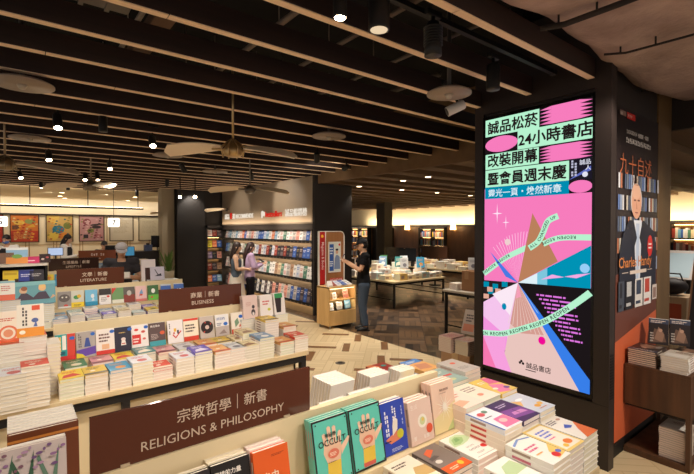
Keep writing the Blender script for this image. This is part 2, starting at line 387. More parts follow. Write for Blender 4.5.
duct('air_duct', 'wide ribbed grey duct above the second and third slats from the lumpy plaster', 'duct', (-1.6, 3.32, 3.42), (.7, 3.32, 3.42), .34, .25, C(120, 112, 104, rough=.5), .16)
pipe('thin grey conduit left of the brown duct above the slats', [(.82, 1.6, 3.52), (.82, 6.6, 3.52)], .022, C(140, 128, 116))
pipe('grey conduit right of the brown duct above the slats', [(1.72, 1.7, 3.5), (1.72, 7.2, 3.5)], .025, C(120, 106, 94))
pipe('grey conduit above the black cylinder spotlight nearest the camera', [(2.25, 1.7, 3.45), (2.25, 7.4, 3.45)], .02, C(110, 96, 86))
pipe('slim conduit crossing above the slats toward the black column', [(2.8, 1.7, 3.4), (2.8, 7.5, 3.4)], .018, C(104, 92, 82))
pipe('bent flexible conduit above the finned spotlight', [(2.0, 2.1, 3.62), (2.4, 2.2, 3.66), (2.9, 2.25, 3.64), (3.3, 2.2, 3.6)], .02, C(96, 84, 76))
pipe('pale double pipe above the slats beside the glowing spotlight', [(.98, 2.2, 3.42), (1.45, 1.72, 3.42)], .03, C(150, 140, 126), 'pale_pipe')
pipe('long grey pipe above the far slats near the shelf wall', [(3.6, 3.0, 3.5), (3.6, 12.0, 3.5)], .03, C(90, 78, 68))
pipe('dark sprinkler pipe over the middle tables', [(.3, 4.3, 3.4), (4.6, 4.3, 3.4)], .022, C(86, 74, 66), 'sprinkler_pipe')
for (ax, ay), (bx, by), r_, d in [((541, 30), (640, -2), .018, 'dark cable run crossing the plaster ceiling near its slat edge'), ((604, 56), (694, 36), .008, 'thin dark cable across the middle of the plaster ceiling'), ((640, 92), (694, 84), .01, 'short dark cable on the plaster ceiling above the banner')]:
    p0, p1 = on_z(ax, ay, 3.075), on_z(bx, by, 3.075); t = thing('ceiling_cable', d, 'cable', p0); L = p1 - p0
    B().tube([(0, 0, .01), L * .3 + Vector((0, .02, -.01)), L * .7 + Vector((0, -.02, 0)), L + Vector((0, 0, .01))], r_, C(40, 32, 30, rough=.8), 8).build('sleeve', t)
    for f_ in (.2, .6): B().cyl(L * f_, L * f_ + Vector((0, 0, .06)), .006, BLACK, 6).build('clip', t)
# ------------------------------------------------------------------ spotlights
KW = (1, .90, .78)
def lamp(name, loc, tgt, watts, deg=70, col=KW, rad=.05, blend=.6, parent=None):
    L = bpy.data.lights.new(name, 'SPOT'); L.energy = watts; L.spot_size = R(deg); L.spot_blend = blend; L.color = col; L.shadow_soft_size = rad
    o = bpy.data.objects.new(name, L); COL.objects.link(o); o.location = loc
    o.rotation_euler = (Vector(tgt) - Vector(loc)).to_track_quat('-Z', 'Y').to_euler(); return o
def track(y, x0, x1, label):
    t = thing('lighting_track', label, 'lighting track', (x0, y, 3.11))
    b = B(); b.box((0, -.018, 0), (x1 - x0, .018, .03), BLACK); b.build('rail', t)
    B().box((0, -.022, -.004), (.05, .022, .034), C(40, 38, 37)).build('end_cap', t); B().box((x1 - x0 - .05, -.022, -.004), (x1 - x0, .022, .034), C(40, 38, 37)).build('end_cap', t)
    for k in range(1, int(x1 - x0) + 1): B().cyl((k - .5, 0, .03), (k - .5, 0, .79), .005, BLACK, 6).build('drop_rod', t)
track(1.727, -.5, 3.5, 'black lighting track between the first two slats from the plaster ceiling')
track(5.80, -1, 5, 'black lighting track over the second row of book tables')
track(8.85, -1, 5, 'black lighting track over the third row of book tables')
def spot(px, py, label, on=1, kind='cyl', aim=None, watts=0, size=1, z=2.86, col=KW, white=False, glow=14):
    p = on_z(px, py, z)
    aim = Vector(aim) if aim else Vector((p.x, p.y, 0))
    t = thing('track_spotlight', label, 'spotlight', p)
    body = C(214, 206, 196, rough=.4) if white else C(24, 22, 21, rough=.45)
    d = (aim - p).normalized(); q = d.to_track_quat('-Z', 'Y').to_matrix().to_4x4()
    r, L = .042 * size, .16 * size
    b = B()
    if kind == 'fin':
        for i in range(7): b.tube([(0, 0, .06 + i * .016), (0, 0, .066 + i * .016)], r * 1.1, body, 18, q)
        b.tube([(0, 0, 0), (0, 0, .05), (0, 0, L)], [r, r, r * .7], body, 18, q)
    else: b.tube([(0, 0, 0), (0, 0, .01), (0, 0, L * .93), (0, 0, L)], [r * .97, r, r, r * .85], body, 20, q)
    b.build('lamp_housing', t)
    top = q @ Vector((0, 0, L * .6))
    B().tube([top, (top.x, top.y, top.z + .05), (0, 0, 3.1 - z)], [.012, .012, .012], BLACK, 8).build('swivel_arm', t)
    B().bevbox((-.06, -.017, 3.085 - z), (.06, .017, 3.12 - z), BLACK, .005).build('track_adapter', t)
    B().tube([(0, 0, .004), (0, 0, -.0015)], [r * .86, r * .8], C(255, 226, 186, emit=(glow if on == 1 else 30)) if on else C(60, 56, 52), 18, q).build('lens', t)
    if watts:
        lo = lamp('spot_lamp', p + d * .03, aim, watts, col=col); 
    return t
spot(340, 18, 'glowing black spotlight at the second slat from the plaster', 2, watts=24, size=.8)
spot(379, 30, 'large black cylinder spotlight with lit rim beside the glowing one', 1, size=1.3, watts=24, glow=.5)
spot(433, 56, 'finned black spotlight on the nearest track', 0, 'fin', size=1.2)
spot(493, 90, 'unlit black cylinder spotlight nearest the bright screen', 0, size=1.15)
spot(447, 112, 'white spotlight hanging under the round grey fan disc', 0, aim=(2.2, 3.0, 2.4), white=True, size=1.0)
spot(58, 128, 'lit black spotlight over the second row, furthest toward the counter side', 2, watts=30, aim=(.4, 4.2, .9))
spot(103, 132, 'unlit black cylinder spotlight beside the lit one over the second row', 0)
spot(153, 146, 'lit black cylinder spotlight between the two over the second row and the brass fan', 1, watts=30, aim=(1.2, 4.0, .9))
spot(49, 160, 'cool white lit spotlight beyond the round speaker discs', 2, watts=26, aim=(.5, 6.4, .9))
spot(110, 169, 'lit black spotlight above the lattice fan near the counter', 1, watts=26, aim=(1.2, 6.4, .9))
spot(21, 178, 'small black spotlight beyond the fan with the broad pale blade', 1, watts=20, aim=(.6, 9, .9))
spot(85, 180, 'small round glowing downlight beside the lattice fan', 2, watts=20, aim=(1, 9.2, .9))
spot(98, 180, 'small black spotlight right of the glowing downlight by the lattice fan', 1, watts=16, aim=(1.6, 9.2, .9))
spot(185, 172, 'bright downlight between the two pale-bladed fans', 2, watts=26, aim=(3.6, 8.0, .9))
spot(252, 178, 'bright small spotlight seen past the rod of the middle fan', 2, watts=24, aim=(5.1, 9.6, 1.6))
spot(317, 162, 'lit black spotlight above the dark column corner', 2, watts=22, aim=(4.7, 6.9, 1.0))
spot(344, 169, 'bright spotlight at the edge of the dark column', 2, watts=26, aim=(5.1, 8.6, 2.4))
spot(167, 186, 'small glowing downlight over the most distant fan', 2, watts=14, aim=(3, 11.2, .9))
spot(180, 197, 'warm spotlight on the black partition, near the grey pillar', 2, z=2.6, watts=4, aim=(2.2, 8, 1.4))
spot(195, 197, 'warm spotlight on the black partition, near the corner shelves', 2, z=2.6, watts=4, aim=(2.6, 8, 1.4))
spot(68, 190, 'small dark spotlight at the pale soffit edge above the counter', 0, z=2.9)
spot(137, 196, 'black spotlight hanging before the pale soffit', 0, z=2.75)
spot(41, 188, 'half lit round spotlight at the slat end above the counter', 1, z=2.9)
def downlight(x, y, z, label, watts=0, r=.07):
    t = thing('downlight', label, 'downlight', (x, y, z))
    B().tube([(0, 0, -.006), (0, 0, .004)], [r, r * 1.15], C(190, 170, 140, rough=.4), 20).build('trim_ring', t)
    B().tube([(0, 0, -.008), (0, 0, -.004)], [r * .8, r * .8], C(255, 224, 176, emit=7), 18).build('lens', t)
    if watts: lamp('spot_lamp', (x, y, z - .03), (x, y, 0), watts, 110)
for i, (px, py) in enumerate([(437, 175.5), (398, 181), (363.5, 185.6), (403, 189.5), (437, 192.5), (467, 195.5), (474, 189)]):
    p = on_z(px, py, 2.86); downlight(p.x, -2.6 + .72 * round((p.y + 2.45) / .72) + .15, 2.856, 'recessed downlight in the brown ribbed ceiling, ' + ['biggest, nearest the screen', 'second biggest, left of the biggest one', 'nearest the dark column', 'above the glass partition', 'above the paired bookcases', 'small one further back by the screen edge', 'beside the screen edge'][i], 16)
for i, (px, py) in enumerate([(62, 192.5), (60, 196), (59, 201.5), (126, 201), (135, 197)]):
    p = on_z(px, py, 3.055); downlight(p.x, min(p.y, 19.4), 3.056, 'small recessed downlight in the pale soffit, ' + ['nearest the slats', 'second of the row above the posters', 'furthest of the row above the posters', 'right of the linear lamp rods, farther one', 'beside the hanging black spotlight'][i], 10, .09)
# ------------------------------------------------------------------ ceiling fans, discs
def fan(px, py, z, span, a0, label, metal, blade, nb=3, lattice=False, tilt=30):
    a0 = ANG - PI / 2 + R(a0)
    p = on_z(px, py, z); t = thing('ceiling_fan', label, 'ceiling fan', p)
    mm = C(*metal, metal=.8, rough=.3)
    B().cyl((0, 0, .08), (0, 0, 3.6 - z), .012, mm, 8).build('down_rod', t)
    b = B(); b.tube([(0, 0, -.06), (0, 0, -.045), (0, 0, 0), (0, 0, .05), (0, 0, .09)], [.05, .085, .10, .07, .025], mm, 18)
    if lattice:
        for k in range(8):
            a = 2 * PI * k / 8; c, s = math.cos(a), math.sin(a)
            b.tube([(.02 * c, .02 * s, .11), (.12 * c, .12 * s, .03), (.10 * c, .10 * s, -.06)], .008, mm, 6)
    b.build('motor_hub', t)
    for k in range(nb):
        a = a0 + 2 * PI * k / nb; Mz = Matrix.Rotation(a, 4, 'Z') @ Matrix.Translation((0, 0, .0)) @ Matrix.Rotation(R(tilt), 4, 'X')
        L = span / 2; vs = []; fs = []; n = 14
        for i in range(n + 1):
            u = i / n; x = .10 + (L - .10) * u; w = .03 + .055 * math.sin(min(u * 1.15, 1) * PI * .62) if u < .93 else .075 * math.sqrt(max(0, 1 - ((u - .93) / .07) ** 2)) + .004
            zz = .03 - .07 * u * u
            vs += [(x, -w, zz), (x, w, zz), (x, w, zz + .012), (x, -w, zz + .012)]
        for i in range(n):
            o = i * 4
            for q in range(4): r_ = (q + 1) % 4; fs.append((o + q, o + 4 + q, o + 4 + r_, o + r_))
        fs += [(0, 1, 2, 3), (n * 4 + 3, n * 4 + 2, n * 4 + 1, n * 4)]
        bb = B().add(vs, fs, C(*blade, rough=.45), Mz).build('blade', t)
        B().tube([(.06, 0, .01), (.2, 0, .015)], [.014, .010], mm, 8, Mz).build('blade_arm', t)
R_ANG = ANG - PI / 2
fan(233, 151, 2.62, 1.25, 12, 'brass-hubbed ceiling fan with pale blades, nearest the screen', (196, 168, 120), (244, 224, 194), 2, lattice=True)
fan(250, 190, 2.55, 1.4, 18, 'grey-hubbed ceiling fan directly beyond the brass one', (120, 112, 104), (244, 224, 194), 2)
fan(229, 210, 2.45, 1.45, 4, 'small distant ceiling fan before the red lettered shelf wall', (110, 100, 92), (240, 222, 194), 2)
fan(91, 187, 2.58, 1.3, 90, 'ceiling fan with lattice hub and raised blades above the counter tables', (150, 132, 110), (244, 224, 194), 3, True)
fan(5, 165, 2.62, 1.55, 42, 'ceiling fan with one broad bright blade at the counter side', (160, 140, 110), (246, 228, 200), 2, True)
fan(167, 213, 2.5, 1.2, 14, 'distant ceiling fan in front of the grey pillar', (120, 110, 100), (240, 224, 198), 2)
def disc(px, py, z, r, label, rod=True):
    p = on_z(px, py, z); t = thing('ceiling_disc', label, 'ceiling disc', p)
    B().tube([(0, 0, 0), (0, 0, .012), (0, 0, .03)], [r, r, r * .8], C(150, 132, 116, rough=.5), 30).build('plate', t)
    B().tube([(0, 0, -.03), (0, 0, 0)], [.02, .035], C(180, 168, 150, rough=.4), 12).build('centre_boss', t)
    B().cyl((0, 0, .03), (0, 0, 3.7 - z), .016, C(90, 84, 80, metal=.5), 8).build('down_rod', t)
disc(449, 94.5, 2.9, .17, 'round brown hanging disc with a rod, nearest the bright screen')
disc(22, 85, 2.95, .21, 'pale round hanging disc at the counter side of the slats')
disc(30, 139, 2.98, .22, 'round hanging disc above the broad-bladed fan')
disc(168, 156, 2.88, .2, 'pale round hanging disc beside the brass fan blade')
disc(329, 137, 2.95, .2, 'round grey hanging disc before the dark column')
disc(215, 172, 2.9, .22, 'dark round hanging disc behind the brass fan')
# ------------------------------------------------------------------ lit screen totem and banner
t = thing('digital_signboard', 'tall bright pink and mint digital screen in a black totem casing', 'digital signboard', (3.58, 1.33, 0))
CAS = C(44, 35, 32, rough=.45)
b = B(); b.box((0, 0, 0), (.098, 1.21, .50), CAS); b.box((0, 0, 2.95), (.098, 1.21, 3.4), CAS); b.box((0, 0, .50), (.098, .115, 2.95), CAS); b.box((0, 1.115, .50), (.098, 1.21, 2.95), CAS)
b.box((.03, .115, .5), (.098, 1.115, 2.95), CAS); b.box((-.002, .0, .493), (0, 1.21, .499), C(14, 12, 11)); b.build('casing', t)
b = B(); T = axes((.004, 1.10, .558), (0, -1, 0), (0, 0, 1))
for x0, x1, y0, y1 in [(-.018, 0, -.03, 2.362), (.966, .984, -.03, 2.362), (0, .966, -.03, 0), (0, .966, 2.332, 2.362)]: b.box((x0, y0, -.01), (x1, y1, .006), C(10, 9, 9, rough=.25), T)
b.build('bezel', t)
b = B()
for i in range(16): b.box((.02, -.003, .55 + i * .022), (.075, .0, .561 + i * .022), C(8, 7, 7))
b.build('vent_louvre', t)
ES = .6
E_ = lambda *c: C(*c, emit=ES)
PINK, MINT, INK, TEAL_ = (246, 124, 188), (182, 242, 206), (34, 26, 26), (0, 140, 176)
sp = [('r', 0, 0, 1, 1, (28, 22, 24)), ('r', 0, .34, 1, .681, PINK), ('r', 0, .6, .815, .72, PINK),
      ('p', [(0, .34), (.366, .351), (.9, .36), (.9, .5), (0, .5)], PINK),
      ('r', .006, .932, .553, 1.0, MINT), ('r', .347, .862, .999, .932, MINT), ('r', .008, .799, .551, .860, MINT), ('r', .008, .727, .816, .796, MINT)]
for (y0, y1) in ((.936, 1.0), (.80, .857)):
    n = 5; hh = (y1 - y0) / n; sp.append(('p', [(.66, y0), (.9, y0), (.9, y1), (.66, y1)], PINK))
    for i in range(n):
        a = y0 + i * hh
        sp.append(('p', [(.557, a + hh * .35), (.66, a), (.66, a + hh)], PINK)); sp.append(('p', [(.9, a), (1.0, a + hh * .35), (.9, a + hh)], PINK))
sp += [('e', .178, .896, .172, .075, PINK),
       ('t', '誠品松菸', .03, .945, .053, INK, 'L', .006, .022), ('t', '24小時書店', .355, .877, .054, INK, 'L', .006, .022), ('t', '改裝開幕', .03, .812, .053, INK, 'L', .006, .022), ('t', '暨會員週末慶', .03, .740, .053, INK, 'L', .006, .022),
       ('r', .006, .68, .817, .726, TEAL_), ('t', '靈光一頁・煥然新章', .04, .690, .033, (225, 240, 245)),
       ('r', .817, .725, 1, .80, (30, 26, 38)), ('p', [(.817, .728), (.99, .755), (.99, .77), (.86, .74)], (96, 108, 190)), ('t', '誠品', .90, .778, .019, (226, 226, 240)), ('t', '人', .945, .758, .019, (226, 226, 240)), ('v', .835, .74, .89, .797, 2, (190, 190, 215)), ('e', .945, .743, .022, .022, (226, 226, 240)),
       ('e', .908, .703, .094, .052, PINK)]
for (x, y, s) in ((.142, .62, .055), (.235, .584, .038)): sp.append(('p', [(x - s, y), (x - s * .1, y + s * .06), (x, y + s * .75), (x + s * .1, y + s * .06), (x + s, y), (x + s * .1, y - s * .06), (x, y - s * .75), (x - s * .1, y - s * .06)], (255, 225, 245)))
ap = (.366, .352)
for x, y in [(.10, .485), (.135, .495), (.163, .505), (.19, .512), (.22, .52), (.245, .528), (.27, .533), (.30, .537), (.33, .541), (.36, .544), (.39, .547), (.42, .548), (.45, .548)]: sp.append(('p', [ap, (x - .003, y), (x + .003, y)], (255, 200, 232)))
def tape(pts, w, c=MINT):
    out = []; n = len(pts); P = [Vector((p[0] * .966, p[1] * 2.332)) for p in pts]; L, Rr = [], []
    for i, p in enumerate(P):
        d = (P[min(i + 1, n - 1)] - P[max(i - 1, 0)]).normalized(); q = Vector((-d.y, d.x)) * w
        L.append(((p + q).x / .966, (p + q).y / 2.332)); Rr.append(((p - q).x / .966, (p - q).y / 2.332))
    return [('p', [Rr[i], Rr[i + 1], L[i + 1], L[i]], c) for i in range(n - 1)]
def smooth_path(pts, k=6):
    out = []
    for i in range(len(pts) - 1):
        p0, p1, p2, p3 = pts[max(i - 1, 0)], pts[i], pts[i + 1], pts[min(i + 2, len(pts) - 1)]
        for j in range(k):
            u = j / k; out.append(tuple(.5 * (2 * p1[a] + (p2[a] - p0[a]) * u + (2 * p0[a] - 5 * p1[a] + 4 * p2[a] - p3[a]) * u * u + (3 * p1[a] - p0[a] - 3 * p2[a] + p3[a]) * u ** 3) for a in (0, 1)))
    return out + [pts[-1]]
t1 = smooth_path([(0, .132), (.12, .138), (.242, .148), (.433, .182), (.611, .218), (.776, .266), (.889, .303), (1.0, .344)])
t2 = smooth_path([(0, .374), (.145, .419), (.273, .453), (.46, .49)]); t3 = smooth_path([(.60, .503), (.70, .521), (.8, .528), (1.0, .529)]); t4 = smooth_path([(.478, .486), (.558, .51), (.605, .545), (.65, .586), (.737, .604)])
sp.append(('r', .366, .33, 1, .358, (28, 22, 24)))
sp += tape(t2, .024) + [('p', [ap, (.731, .442), (.5, .617)], (186, 128, 92))] + tape(t3, .024)
sp += [('p', [ap, (1, .357), (1, .502)], (0, 146, 180)), ('p', [ap, (.55, .354), (.55, .395)], (224, 240, 246)), ('p', [(.55, .354), (.64, .355), (.64, .416), (.55, .395)], (126, 198, 220)), ('e', .952, .424, .038, .038, (150, 205, 244)),
       ('p', [(.584, .372), (.684, .380), (.788, .388), (.684, .394)], (244, 170, 226)), ('p', [(.788, .390), (.887, .388), (1.0, .409), (.887, .401)], (244, 170, 226)),
       ('p', [(0, .348), ap, (.013, .263), (0, .26)], (40, 32, 34))]
for x, y in ((0, .335), (.10, .330), (.2, .343), (.05, .308)): sp.append(('p', [(x, y - .014), (x + .06, y - .012), (x + .06, y + .008), (x, y + .008)], (0, 140, 170)))
for x, y in ((.04, .315), (.13, .312), (.0, .285)): sp.append(('p', [(x, y - .012), (x + .06, y - .010), (x + .06, y + .008), (x, y + .008)], (226, 170, 150)))
sp += [('p', [(.069, .467), ap, (.24, .371)], (74, 122, 226)), ('e', .258, .507, .03, .03, (238, 206, 206)),
       ('p', [(0, .258), ap, (.30, .2), (.25, .08), (.0, .10)], (244, 196, 236)), ('p', [(0, .2), (.26, .135), (.25, .08), (.0, .10)], (242, 150, 222)), ('p', [ap, (.10, .296), (.29, .22)], (250, 232, 244)),
       ('p', [(0, .14), (.25, .145), (.234, .068), (.307, 0), (0, 0)], (246, 160, 220)), ('p', [(0, .118), (.142, 0), (0, 0)], (246, 120, 176)),
       ('p', [ap, (.923, 0), (.307, 0), (.234, .068)], (232, 196, 188)), ('p', [ap, (.62, .17), (.40, .16), (.29, .19)], (212, 156, 144)), ('p', [ap, (.40, .3), (.345, .29)], (244, 150, 180))]
for k in range(9): a = k / 8; sp.append(('p', [ap, (.27 + .36 * a, .19 - .03 * a), (.275 + .36 * a, .19 - .03 * a)], (240, 214, 206)))
sp += [('p', [ap, (1, .048), (1, 0), (.92, 0)], (56, 126, 232)), ('p', [ap, (.57, .245), (.55, .25)], (150, 190, 246))]
for i in range(11):
    yy = .312 - i * .0145; xs = .546 + i * .0245; sp.append(('l', xs, yy, 1.0 if i % 3 else .9, yy + .012, 1, (226, 120, 226)))
sp += tape(t1, .026)
sp += [('e', .601, .149, .033, .036, (240, 10, 150)), ('e', .231, .253, .024, .032, (0, 140, 180)),
       ('e', .395, .048, .012, .012, INK), ('e', .41, .055, .012, .012, INK), ('e', .426, .047, .012, .012, INK), ('t', '誠品書店', .455, .036, .024, INK), ('r', .45, .026, .55, .029, INK)]
sp += tape(t4, .026)
b = B(); art(b, .966, 2.332, T, sp, E_, .0001)
def along(path, s, size, start, flip=False):
    """letters of a tape slogan set one by one along the tape"""
    P = [Vector((p[0] * .966, p[1] * 2.332)) for p in path]; pos = start; Tz = T @ Matrix.Translation((0, 0, .05))
    seg = []; acc = 0
    for p, q in zip(P, P[1:]): seg.append((acc, p, q)); acc += (q - p).length
    for ch in s:
        w = glyphs(ch, .015)[2] * size if ch != ' ' else size * .4
        if pos + w < acc:
            k = [x for x in seg if x[0] <= pos + w / 2][-1]; d = (k[2] - k[1]).normalized(); c = k[1] + d * (pos + w / 2 - k[0]); a = math.atan2(d.y, d.x) + (PI if flip else 0)
            if ch != ' ': b.text(ch, E_(*INK), T @ Matrix.Translation((c.x, c.y, .028)) @ Matrix.Rotation(a, 4, 'Z') @ Matrix.Translation((-w / 2, -size * .36, 0)), size, .015)
        pos += w + size * .1
along(t1, 'EN REOPEN REOPEN REOPEN REOPEN', .044, 0)
along(t2, 'NEPOER NEPOER', .036, .02, True); along(t3, 'EPOER NEPOER', .036, .0, True); along(t4, 'ALL CHANGED UP', .037, .015)
b.build('screen', t)
# banner on the column side
t = thing('banner_poster', 'tall black and orange banner with a suited man before bookshelves on the column side', 'banner', (3.853, 1.403, .112))
PW, PH = .967, 2.74; T = axes((0, -.012, 0), (1, 0, 0), (0, 0, 1))
B().box((0, -.0115, 0), (PW, 0, PH), C(40, 32, 30, rough=.5)).build('backing_board', t)
sp = [('r', 0, 0, 1, 1, (44, 34, 34)), ('r', 0, 0, 1, .40, (206, 100, 62)), ('p', [(0, .30), (1, .36), (1, .56), (0, .50)], (108, 62, 50))]
for r_ in range(5):
    y0 = .50 + r_ * .065
    for i in range(22):
        x = .02 + i * .045; c = [(150, 164, 190), (196, 186, 170), (96, 120, 170), (176, 110, 80), (120, 128, 140), (206, 206, 210), (84, 94, 116)][(i * 5 + r_ * 3) % 7]
        if (i * 7 + r_) % 6: sp.append(('r', x, y0, x + .035, y0 + .045 + .01 * ((i * 3) % 3) / 2, c))
sp += [('p', [(.06, .40), (.94, .40), (.95, .58), (.88, .63), (.60, .665), (.42, .64), (.26, .665), (.12, .62), (.05, .56)], (36, 38, 52)),
       ('p', [(.36, .665), (.56, .665), (.52, .44), (.44, .44)], (222, 226, 234)), ('p', [(.42, .655), (.50, .655), (.49, .44), (.44, .44)], (186, 200, 222)),
       ('e', .42, .728, .135, .15, (206, 200, 196)), ('e', .425, .722, .118, .15, (222, 164, 136)), ('e', .415, .755, .10, .07, (230, 180, 152)), ('r', .36, .725, .41, .73, (120, 80, 66)), ('r', .45, .725, .50, .73, (120, 80, 66)), ('p', [(.42, .73), (.445, .70), (.41, .70)], (204, 142, 116)), ('r', .39, .687, .46, .691, (160, 92, 84)),
       ('p', [(.36, .665), (.44, .61), (.34, .56), (.27, .665)], (30, 32, 46)), ('p', [(.50, .61), (.58, .665), (.66, .655), (.60, .56)], (30, 32, 46)),
       ('r', .03, .975, .16, .99, (150, 120, 110)), ('t', '誠品', .035, .977, .0095, (230, 220, 210)), ('r', .18, .972, .37, .991, (214, 44, 36)), ('t', '天下文化', .195, .978, .009, (245, 230, 220)),
       ('v', .18, .927, .42, .939, 12, (214, 206, 198)), ('t', '查爾斯・韓第', .44, .926, .0155, (236, 228, 220)), ('v', .17, .899, .77, .915, 16, (236, 228, 220)),
       ('t', '九十自述', .03, .808, .068, (198, 108, 66), 'L', -.01), ('t', '人生', .30, .776, .03, (140, 92, 66), 'L', -.012),
       ('e', .77, .582, .07, .10, (214, 44, 40)), ('r', .73, .585, .81, .59, (245, 225, 220)), ('r', .73, .573, .81, .578, (245, 225, 220)),
       ('t', 'Charles Handy', .03, .520, .046, (226, 140, 76), 'L', .006), ('r', .10, .503, .24, .505, (225, 205, 190)), ('r', .28, .497, .68, .508, (225, 205, 190)), ('r', .71, .503, .83, .505, (225, 205, 190))]
for x0, x1, c, c2 in [(.03, .15, (70, 76, 88), (40, 40, 48)), (.18, .355, (34, 34, 40), (190, 190, 190)), (.40, .587, (226, 220, 214), (60, 70, 90)), (.612, .804, (236, 230, 226), (196, 76, 60))]:
    sp += [('r', x0, .39, x1, .48, c), ('r', x0 + .03, .43, x1 - .04, .475, c2), ('r', x0 + .02, .40, x1 - .05, .41, c2)]
sp += [('r', .84, .40, .96, .45, (226, 210, 200)), ('r', .86, .405, .94, .44, (150, 120, 110))]
b = B(); art(b, PW, PH, T, sp, lambda *c: C(*c, rough=.4), .0001); b.build('printed_face', t)
# ------------------------------------------------------------------ display tables and signs
def display_table(label, yc, x0, x1, px0, px1, riser=None, hf=.67):
    t = thing('display_table', label, 'table', (x0, yc, 0)); L = x1 - x0; hd = .67
    B().bevbox((0, -hf, .715), (L, hd, .75), M_TABLE, .004).build('tabletop', t)
    b = B()
    for y in (-hf + .02, hd - .06): b.box((0.02, y, .655), (L - .02, y + .04, .715), STEEL)
    for x in (.02, L - .06): b.box((x, -hf + .06, .655), (x + .04, hd - .06, .715), STEEL)
    b.build('apron_frame', t)
    for x in (.02, L * .43, L - .07):
        for y in (-hf + .02, hd - .07): B().box((x, y, 0), (x + .05, y + .05, .655), STEEL).build('leg', t)
    b = B(); b.box((.10, -hf + .10, .08), (L - .10, hd - .10, .10), M_TABLE)
    for y in (-hf + .09, hd - .11): b.box((.09, y, .08), (L - .09, y + .02, .63), CREAM)
    for x in (.09, L - .11): b.box((x, -hf + .09, .08), (x + .02, hd - .09, .63), CREAM)
    b.build('storage_bin', t)
    B().box((px0 - x0, -.015, .75), (px1 - x0, .015, 1.127), CREAM).build('centre_panel', t)
    for s in (-1, 1): B().box((px0 - x0, min(s * .016, s * .155), .75), (px1 - x0, max(s * .016, s * .155), .875), M_TABLE).build('book_step', t)
    if riser: B().bevbox((riser[0] - x0, riser[1] - yc, .75), (riser[2] - x0, riser[3] - yc, 1.125), CREAM, .006).build('riser_block', t)
    return t
SIGN = C(88, 46, 32, rough=.2, coat=.3)
def sign(label, y, x0, h, lines, z=1.127, W=.765, col=None):
    t = thing('category_sign', label, 'sign', (x0, y, z + .001))
    B().box((0, -.006, 0), (W, .006, h), col or SIGN).build('acrylic_board', t)
    for x in (.08, W - .12): B().box((x, -.012, 0), (x + .025, .012, .008), C(200, 180, 150, rough=.3)).build('clip_foot', t)
    for i, (tx, x, yy, sz, bo, sx) in enumerate(lines):
        for k, seg in enumerate(tx.split('｜')):
            B().text(seg, C(206, 184, 164), axes((x, -.0075, yy), (1, 0, 0), (0, 0, 1)), sz, bo).build('english_lettering' if i else ('subject_lettering', 'new_books_lettering')[k], t)
            x += glyphs(seg, bo)[2] * sz + sz * .5
            if i == 0 and k == 0: B().box((x - .001, -.0078, yy - sz * .15), (x + .001, -.0065, yy + sz * .95), C(206, 184, 164)).build('divider_line', t); x += sz * .5
    return t
def xa(px, Y):
    d = Y * 697 / (895 - px); return (d - .787 * Y) / .617
display_table('long display table nearest the camera carrying the religions and philosophy sign', 1.45, -.45, 2.155, .16, 1.715, (-.42, 1.12, .155, 1.75), .615)
display_table('display table under the business sign', 3.95, -.55, 2.135, xa(52, 3.95), 1.80)
display_table('display table under the literature sign', 6.5, -.7, 2.25, .36, 2.0)
display_table('display table under the lifestyle sign', 9.1, -.8, 2.3, .45, 1.9)
display_table('most distant display table, under the plain orange-brown sign', 11.5, -.8, 2.4, .9, 2.1)
sign('large glossy brown religions and philosophy sign', 1.45, .178, .172, [('宗教哲學｜新書', .245, .092, .0475, .004, 1), ('RELIGIONS & PHILOSOPHY', .135, .030, .0425, .0, 1.0)])
sign('brown business new books sign', 3.95, 1.015, .20, [('商業｜新書', .27, .105, .055, .012, 1), ('BUSINESS', .28, .04, .05, .006, 1)])
sign('brown literature new books sign', 6.5, .46, .22, [('文學｜新書', .27, .12, .06, .012, 1), ('LITERATURE', .25, .05, .055, .006, 1)])
sign('dark brown lifestyle sign behind the literature sign', 9.1, .53, .22, [('生活風格｜新書', .2, .12, .06, .012, 1), ('LIFESTYLE', .25, .05, .055, .006, 1)], col=C(52, 32, 26, rough=.25, coat=.3))
sign('orange-brown sign on the most distant table', 11.5, 1.23, .25, [], col=C(128, 66, 34, rough=.25, coat=.3))
b = B(); art(b, .765, .25, axes((0, -.0075, 0), (1, 0, 0), (0, 0, 1)), [('v', .33, .50, .52, .72, 3, (226, 202, 184)), ('v', .58, .50, .70, .72, 2, (226, 202, 184)), ('l', .36, .22, .66, .32, 1, (226, 202, 184))]); b.build('printed_title', bpy.data.objects['category_sign.004'])
# ------------------------------------------------------------------ the nearest table: leaning books
D_ = lambda w, h, t: (w, h, t)
TEALC, DK = (96, 196, 178), (34, 30, 30)
hand = [('r', 0, 0, 1, 1, DK), ('r', .04, .03, .96, .97, TEALC)]
hand += [('p', [(.34, .06), (.62, .06), (.66, .32), (.70, .44), (.70, .56), (.32, .56), (.29, .44), (.36, .3)], (232, 190, 160)), ('p', [(.33, .04), (.63, .04), (.66, .30), (.36, .30)], (226, 190, 70)), ('p', [(.33, .04), (.63, .04), (.64, .10), (.33, .10)], (206, 92, 80))]
for x0, x1, y1, dx in [(.32, .40, .72, -.03), (.415, .495, .80, -.01), (.51, .59, .79, .015), (.605, .685, .70, .04)]: hand.append(('p', [(x0, .54), (x1, .54), (x1 + dx, y1 - .02), ((x0 + x1) / 2 + dx, y1), (x0 + dx, y1 - .02)], (236, 196, 168)))
hand += [('p', [(.68, .36), (.86, .50), (.90, .57), (.86, .58), (.69, .48)], (236, 196, 168)), ('t', 'OCCULT', .5, .585, .135, DK, 'C', .012), ('t', '神秘學', .46, .71, .075, DK, 'C', .012), ('e', .5, .45, .15, .10, (220, 120, 96)), ('l', .40, .42, .6, .48, 3, (250, 226, 200)), ('l', .30, .33, .66, .345, 1, DK)]
hand += [('e', x, y, .018, .018, DK) for x in (.09, .91) for y in (.06, .94)]
